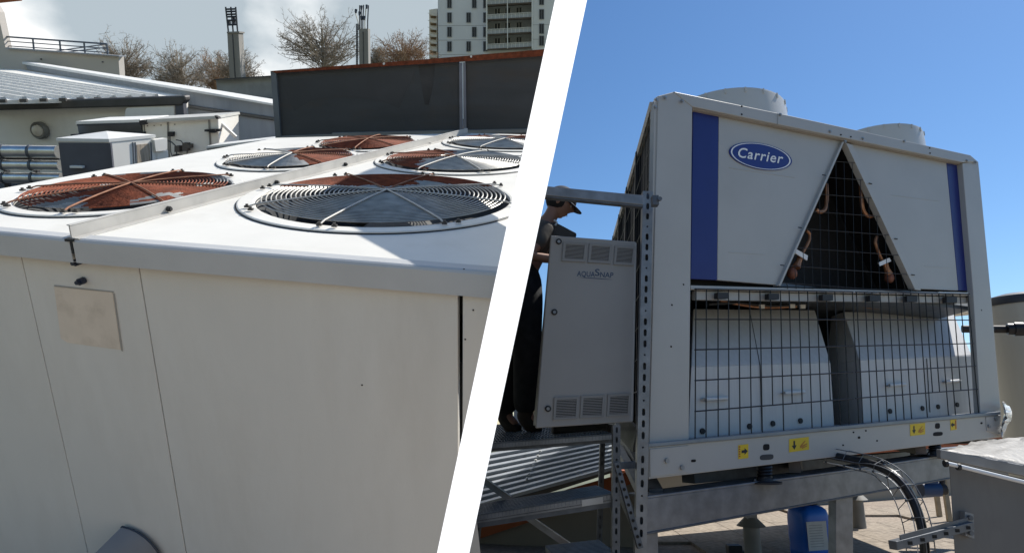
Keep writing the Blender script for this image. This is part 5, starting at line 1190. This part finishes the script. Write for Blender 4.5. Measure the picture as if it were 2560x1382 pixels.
# ================================================================== worker
PD = 4.55
def wp(x, y, dy=0): r = rayR(x, y); return r*((PD+dy)/r.y)
man = thing('person', 'man in dark cap, taupe shirt and black trousers bending over the cabinet', 'person', 'R', wp(1290, 1062))
def skin(name, verts, edges, rad, m, root=0, sub=2):
    loc = LOC[man.name][1]
    me = bpy.data.meshes.new(name); me.from_pydata([tuple(v-loc) for v in verts], edges, []); me.materials.append(m)
    o = bpy.data.objects.new(name, me); C.objects.link(o); o.parent = man; LOC[o.name] = ('R', loc)
    md = o.modifiers.new('skin', 'SKIN'); md.use_smooth_shade = True
    sv = me.skin_vertices
    if not sv:
        me.update()
    lay = me.skin_vertices[0] if len(me.skin_vertices) else None
    if lay is None:
        import bmesh
        bm = bmesh.new(); bm.from_mesh(me); L = bm.verts.layers.skin.verify(); bm.verts.ensure_lookup_table()
        for i, v in enumerate(bm.verts): r_ = rad[i]; v[L].radius = r_ if isinstance(r_, tuple) else (r_, r_); v[L].use_root = (i == root)
        bm.to_mesh(me); bm.free()
    else:
        for i, d in enumerate(lay.data): r_ = rad[i]; d.radius = r_ if isinstance(r_, tuple) else (r_, r_); d.use_root = (i == root)
    s_ = o.modifiers.new('sub', 'SUBSURF'); s_.levels = sub; s_.render_levels = sub
    return o
pel = wp(1303, 690); che = wp(1345, 592); nek = wp(1372, 548, -.02); hed = wp(1393, 512, -.03)
hipL, hipR = wp(1318, 720, -.08), wp(1292, 720, .10)
knL, knR = wp(1318, 870, -.12), wp(1283, 868, .10)
anL, anR = wp(1312, 1034, -.06), wp(1262, 1034, .12)
toL, toR = wp(1346, 1062, -.10), wp(1292, 1064, .02)
shL, shR = wp(1362, 578, -.17), wp(1335, 570, .16)
elL, elR = wp(1325, 640, -.25), wp(1300, 640, .22)
wrL, wrR = wp(1372, 645, -.22), wp(1380, 650, .18)
haL = wp(1392, 648, -.20)
V0 = [pel, che, nek, hed, hipL, knL, anL, toL, hipR, knR, anR, toR, shL, elL, wrL, shR, elR, wrR]
E0 = [(0, 1), (1, 2), (2, 3), (0, 4), (4, 5), (5, 6), (6, 7), (0, 8), (8, 9), (9, 10), (10, 11), (1, 12), (12, 13), (13, 14), (1, 15), (15, 16), (16, 17)]
R0 = [.11, .12, .055, .06, .075, .05, .04, .03, .075, .05, .04, .03, .05, .042, .028, .05, .042, .028]
for (wi, w_, s_) in ((14, wrL, 1), (17, wrR, 1)):          # hands: palm then five fingers each
    pi = len(V0); pm = w_+V((.055, .0, -.005)); V0.append(pm); E0.append((wi, pi)); R0.append((.034, .016))
    for k, (ln, dy) in enumerate(((.075, -.03), (.085, -.01), (.08, .01), (.065, .028))):
        b = len(V0); V0 += [pm+V((.035, dy, -.005)), pm+V((.035+ln*.5, dy, -.02)), pm+V((.035+ln*.85, dy, -.045))]; E0 += [(pi, b), (b, b+1), (b+1, b+2)]; R0 += [.010, .009, .007]
    b = len(V0); V0 += [pm+V((-.01, -.04, .0)), pm+V((.025, -.055, -.02))]; E0 += [(pi, b), (b, b+1)]; R0 += [.011, .009]
skin('body', V0, E0, R0, skin_m)
# shirt: torso + sleeves
loin = wp(1304, 672); mid = wp(1328, 618)
skin('shirt', [loin, mid, che, wp(1366, 560), shL, shL.lerp(elL, .7), shR, shR.lerp(elR, .7)], [(0, 1), (1, 2), (2, 3), (2, 4), (4, 5), (2, 6), (6, 7)], [(.15, .13), (.16, .14), (.155, .14), .072, .072, .060, .072, .060], shirt_m)
# loose shirt tail jutting forward over the belly
g = G(); q = [wp(1338, 552, -.12), wp(1392, 556, -.10), wp(1443, 583, -.06), wp(1440, 592, -.04), wp(1365, 618, -.12), wp(1318, 612, -.12)]
g.prism(q, V((0, .26, 0))); o = obj('jacket_front', g, shirt_m, man, bevel=.02, smooth=True)
skin('trousers', [wp(1308, 645), pel, hipL, knL, anL-Z_*.015, hipR, knR, anR-Z_*.015], [(0, 1), (1, 2), (2, 3), (3, 4), (1, 5), (5, 6), (6, 7)], [(.16, .13), (.165, .14), .125, .105, .085, .125, .105, .085], trouser_m)
for (a_, t_) in ((anL, toL), (anR, toR)):
    skin('boot', [a_+Z_*.04, a_-Z_*.035, a_.lerp(t_, .6)-Z_*.05, t_-Z_*.03+V((.03, 0, 0))], [(0, 1), (1, 2), (2, 3)], [.07, .062, .055, .045], boot_m)
# head, facing right and looking down
hc = wp(1401, 508, -.03); fx_ = V((.88, -.05, -.47)).normalized(); uy = V((0, 1, 0)); uz = fx_.cross(uy).normalized()
if uz.z < 0: uz = -uz
uy = uz.cross(fx_)
g = G(); n_ = 22; vs = []; fs = []
for i in range(n_+1):
    th = math.pi*i/n_
    for k in range(2*n_):
        ph = math.pi*k/n_; x_, y_, z_ = math.sin(th)*math.cos(ph), math.sin(th)*math.sin(ph), math.cos(th)
        X = x_*.098; Y = y_*.076; Z = z_*.118
        if z_ < -.1: X *= 1-.12*(-z_); Y *= 1-.38*(-z_-.1)
        if x_ > 0:
            f_ = math.exp(-((y_)/.16)**2)
            X += f_*.026*math.exp(-((z_+.16)/.13)**2)+f_*.012*math.exp(-((z_+.02)/.14)**2)      # nose
            X += math.exp(-(y_/.3)**2)*.010*math.exp(-((z_+.52)/.07)**2)+math.exp(-(y_/.3)**2)*.009*math.exp(-((z_+.64)/.06)**2)   # lips
            X += math.exp(-(y_/.35)**2)*.016*math.exp(-((z_+.88)/.12)**2)                        # chin
            X += .008*math.exp(-((z_-.20)/.09)**2)                                               # brow
            X -= .012*(math.exp(-((y_-.36)/.14)**2)+math.exp(-((y_+.36)/.14)**2))*math.exp(-((z_-.03)/.09)**2)   # eye sockets
        vs.append(hc+fx_*X+uy*Y+uz*Z)
for i in range(n_):
    for k in range(2*n_): fs.append((i*2*n_+k, (i+1)*2*n_+k, (i+1)*2*n_+(k+1) % (2*n_), i*2*n_+(k+1) % (2*n_)))
g.add(vs, fs); hd_ = obj('head', g, skin_m, man, smooth=True, angle=80)
for s_ in (-1, 1):
    g = G(); g.ball(hc+fx_*.083+uy*.029*s_+uz*.004, .012, 8); obj('eye', g, mat('eye_white', (.5, .48, .46), .2), hd_, smooth=True)
    g = G(); g.ball(hc+fx_*.093+uy*.029*s_+uz*.003, .005, 6); obj('iris', g, void, hd_, smooth=True)
    g = G(); g.ball(hc-fx_*.012+uy*.076*s_-uz*.008, .028, 8, ax=(fx_, uy, uz), sx=.6, sy=.35, sz=1.1); obj('ear', g, skin_m, hd_, smooth=True)
    g = G(); g.tube([hc+fx_*.096+uy*.045*s_+uz*.024, hc+fx_*.103+uy*.03*s_+uz*.028, hc+fx_*.104+uy*.015*s_+uz*.023], .004, 5); obj('eyebrow', g, void, hd_)
g = G(); g.tube([hc+fx_*.088+uy*t_*.024-uz*.0655 for t_ in (-1, -.5, 0, .5, 1)], .0022, 5); obj('mouth', g, mat('lip_dark', (.16, .06, .05), .6), hd_)
g = G(); g.ball(hc-fx_*.015+uz*.0, .104, 12, ax=(fx_, uy, uz), sx=.95, sy=.80, sz=.8); obj('hair', g, mat('dark_hair', (.02, .016, .014), .8), hd_, smooth=True)
g = G(); n2 = 12; vs = []; fs = []
for i in range(n2+1):
    th = math.pi*.52*i/n2
    for k in range(32): ph = 2*math.pi*k/32; vs.append(hc-fx_*.004+uz*.022+fx_*math.sin(th)*math.cos(ph)*.116+uy*math.sin(th)*math.sin(ph)*.094+uz*math.cos(th)*.112)
for i in range(n2):
    for k in range(32): fs.append((i*32+k, (i+1)*32+k, (i+1)*32+(k+1) % 32, i*32+(k+1) % 32))
g.add(vs, fs); cap_ = obj('cap', g, cap_m, man, smooth=True, angle=60); cap_.modifiers.new('t', 'SOLIDIFY').thickness = .004
g = G(); vs = []
for k in range(13):
    a = -math.pi*.42+math.pi*.84*k/12; vs.append(hc+uz*.024+fx_*math.cos(a)*.108+uy*math.sin(a)*.088); vs.append(hc+uz*(.012-.012*math.cos(a))+fx_*(math.cos(a)*.165+.012)+uy*math.sin(a)*.082)
g.add(vs, [(2*k, 2*k+1, 2*k+3, 2*k+2) for k in range(12)]); o = obj('visor', g, cap_m, cap_, smooth=True); o.modifiers.new('t', 'SOLIDIFY').thickness = .005
g = G(); a = wp(1385, 550, -.12); g.tube([a, wp(1392, 556, -.12), wp(1388, 564, -.12)], .008, 8); obj('collar', g, coping_m, man, smooth=True)
# dark tools on the platform beside the boots
g = G(); c = rayR(1450, 1072)*4.1; g.box(c, (.36, .2, .07)); g.box(c+V((.12, 0, .02)), (.1, .2, .06)); obj('tool_bag', g, black, loc=c, label='black tool bag lying on the upper platform under the cabinet', cat='tool bag', bevel=.02)
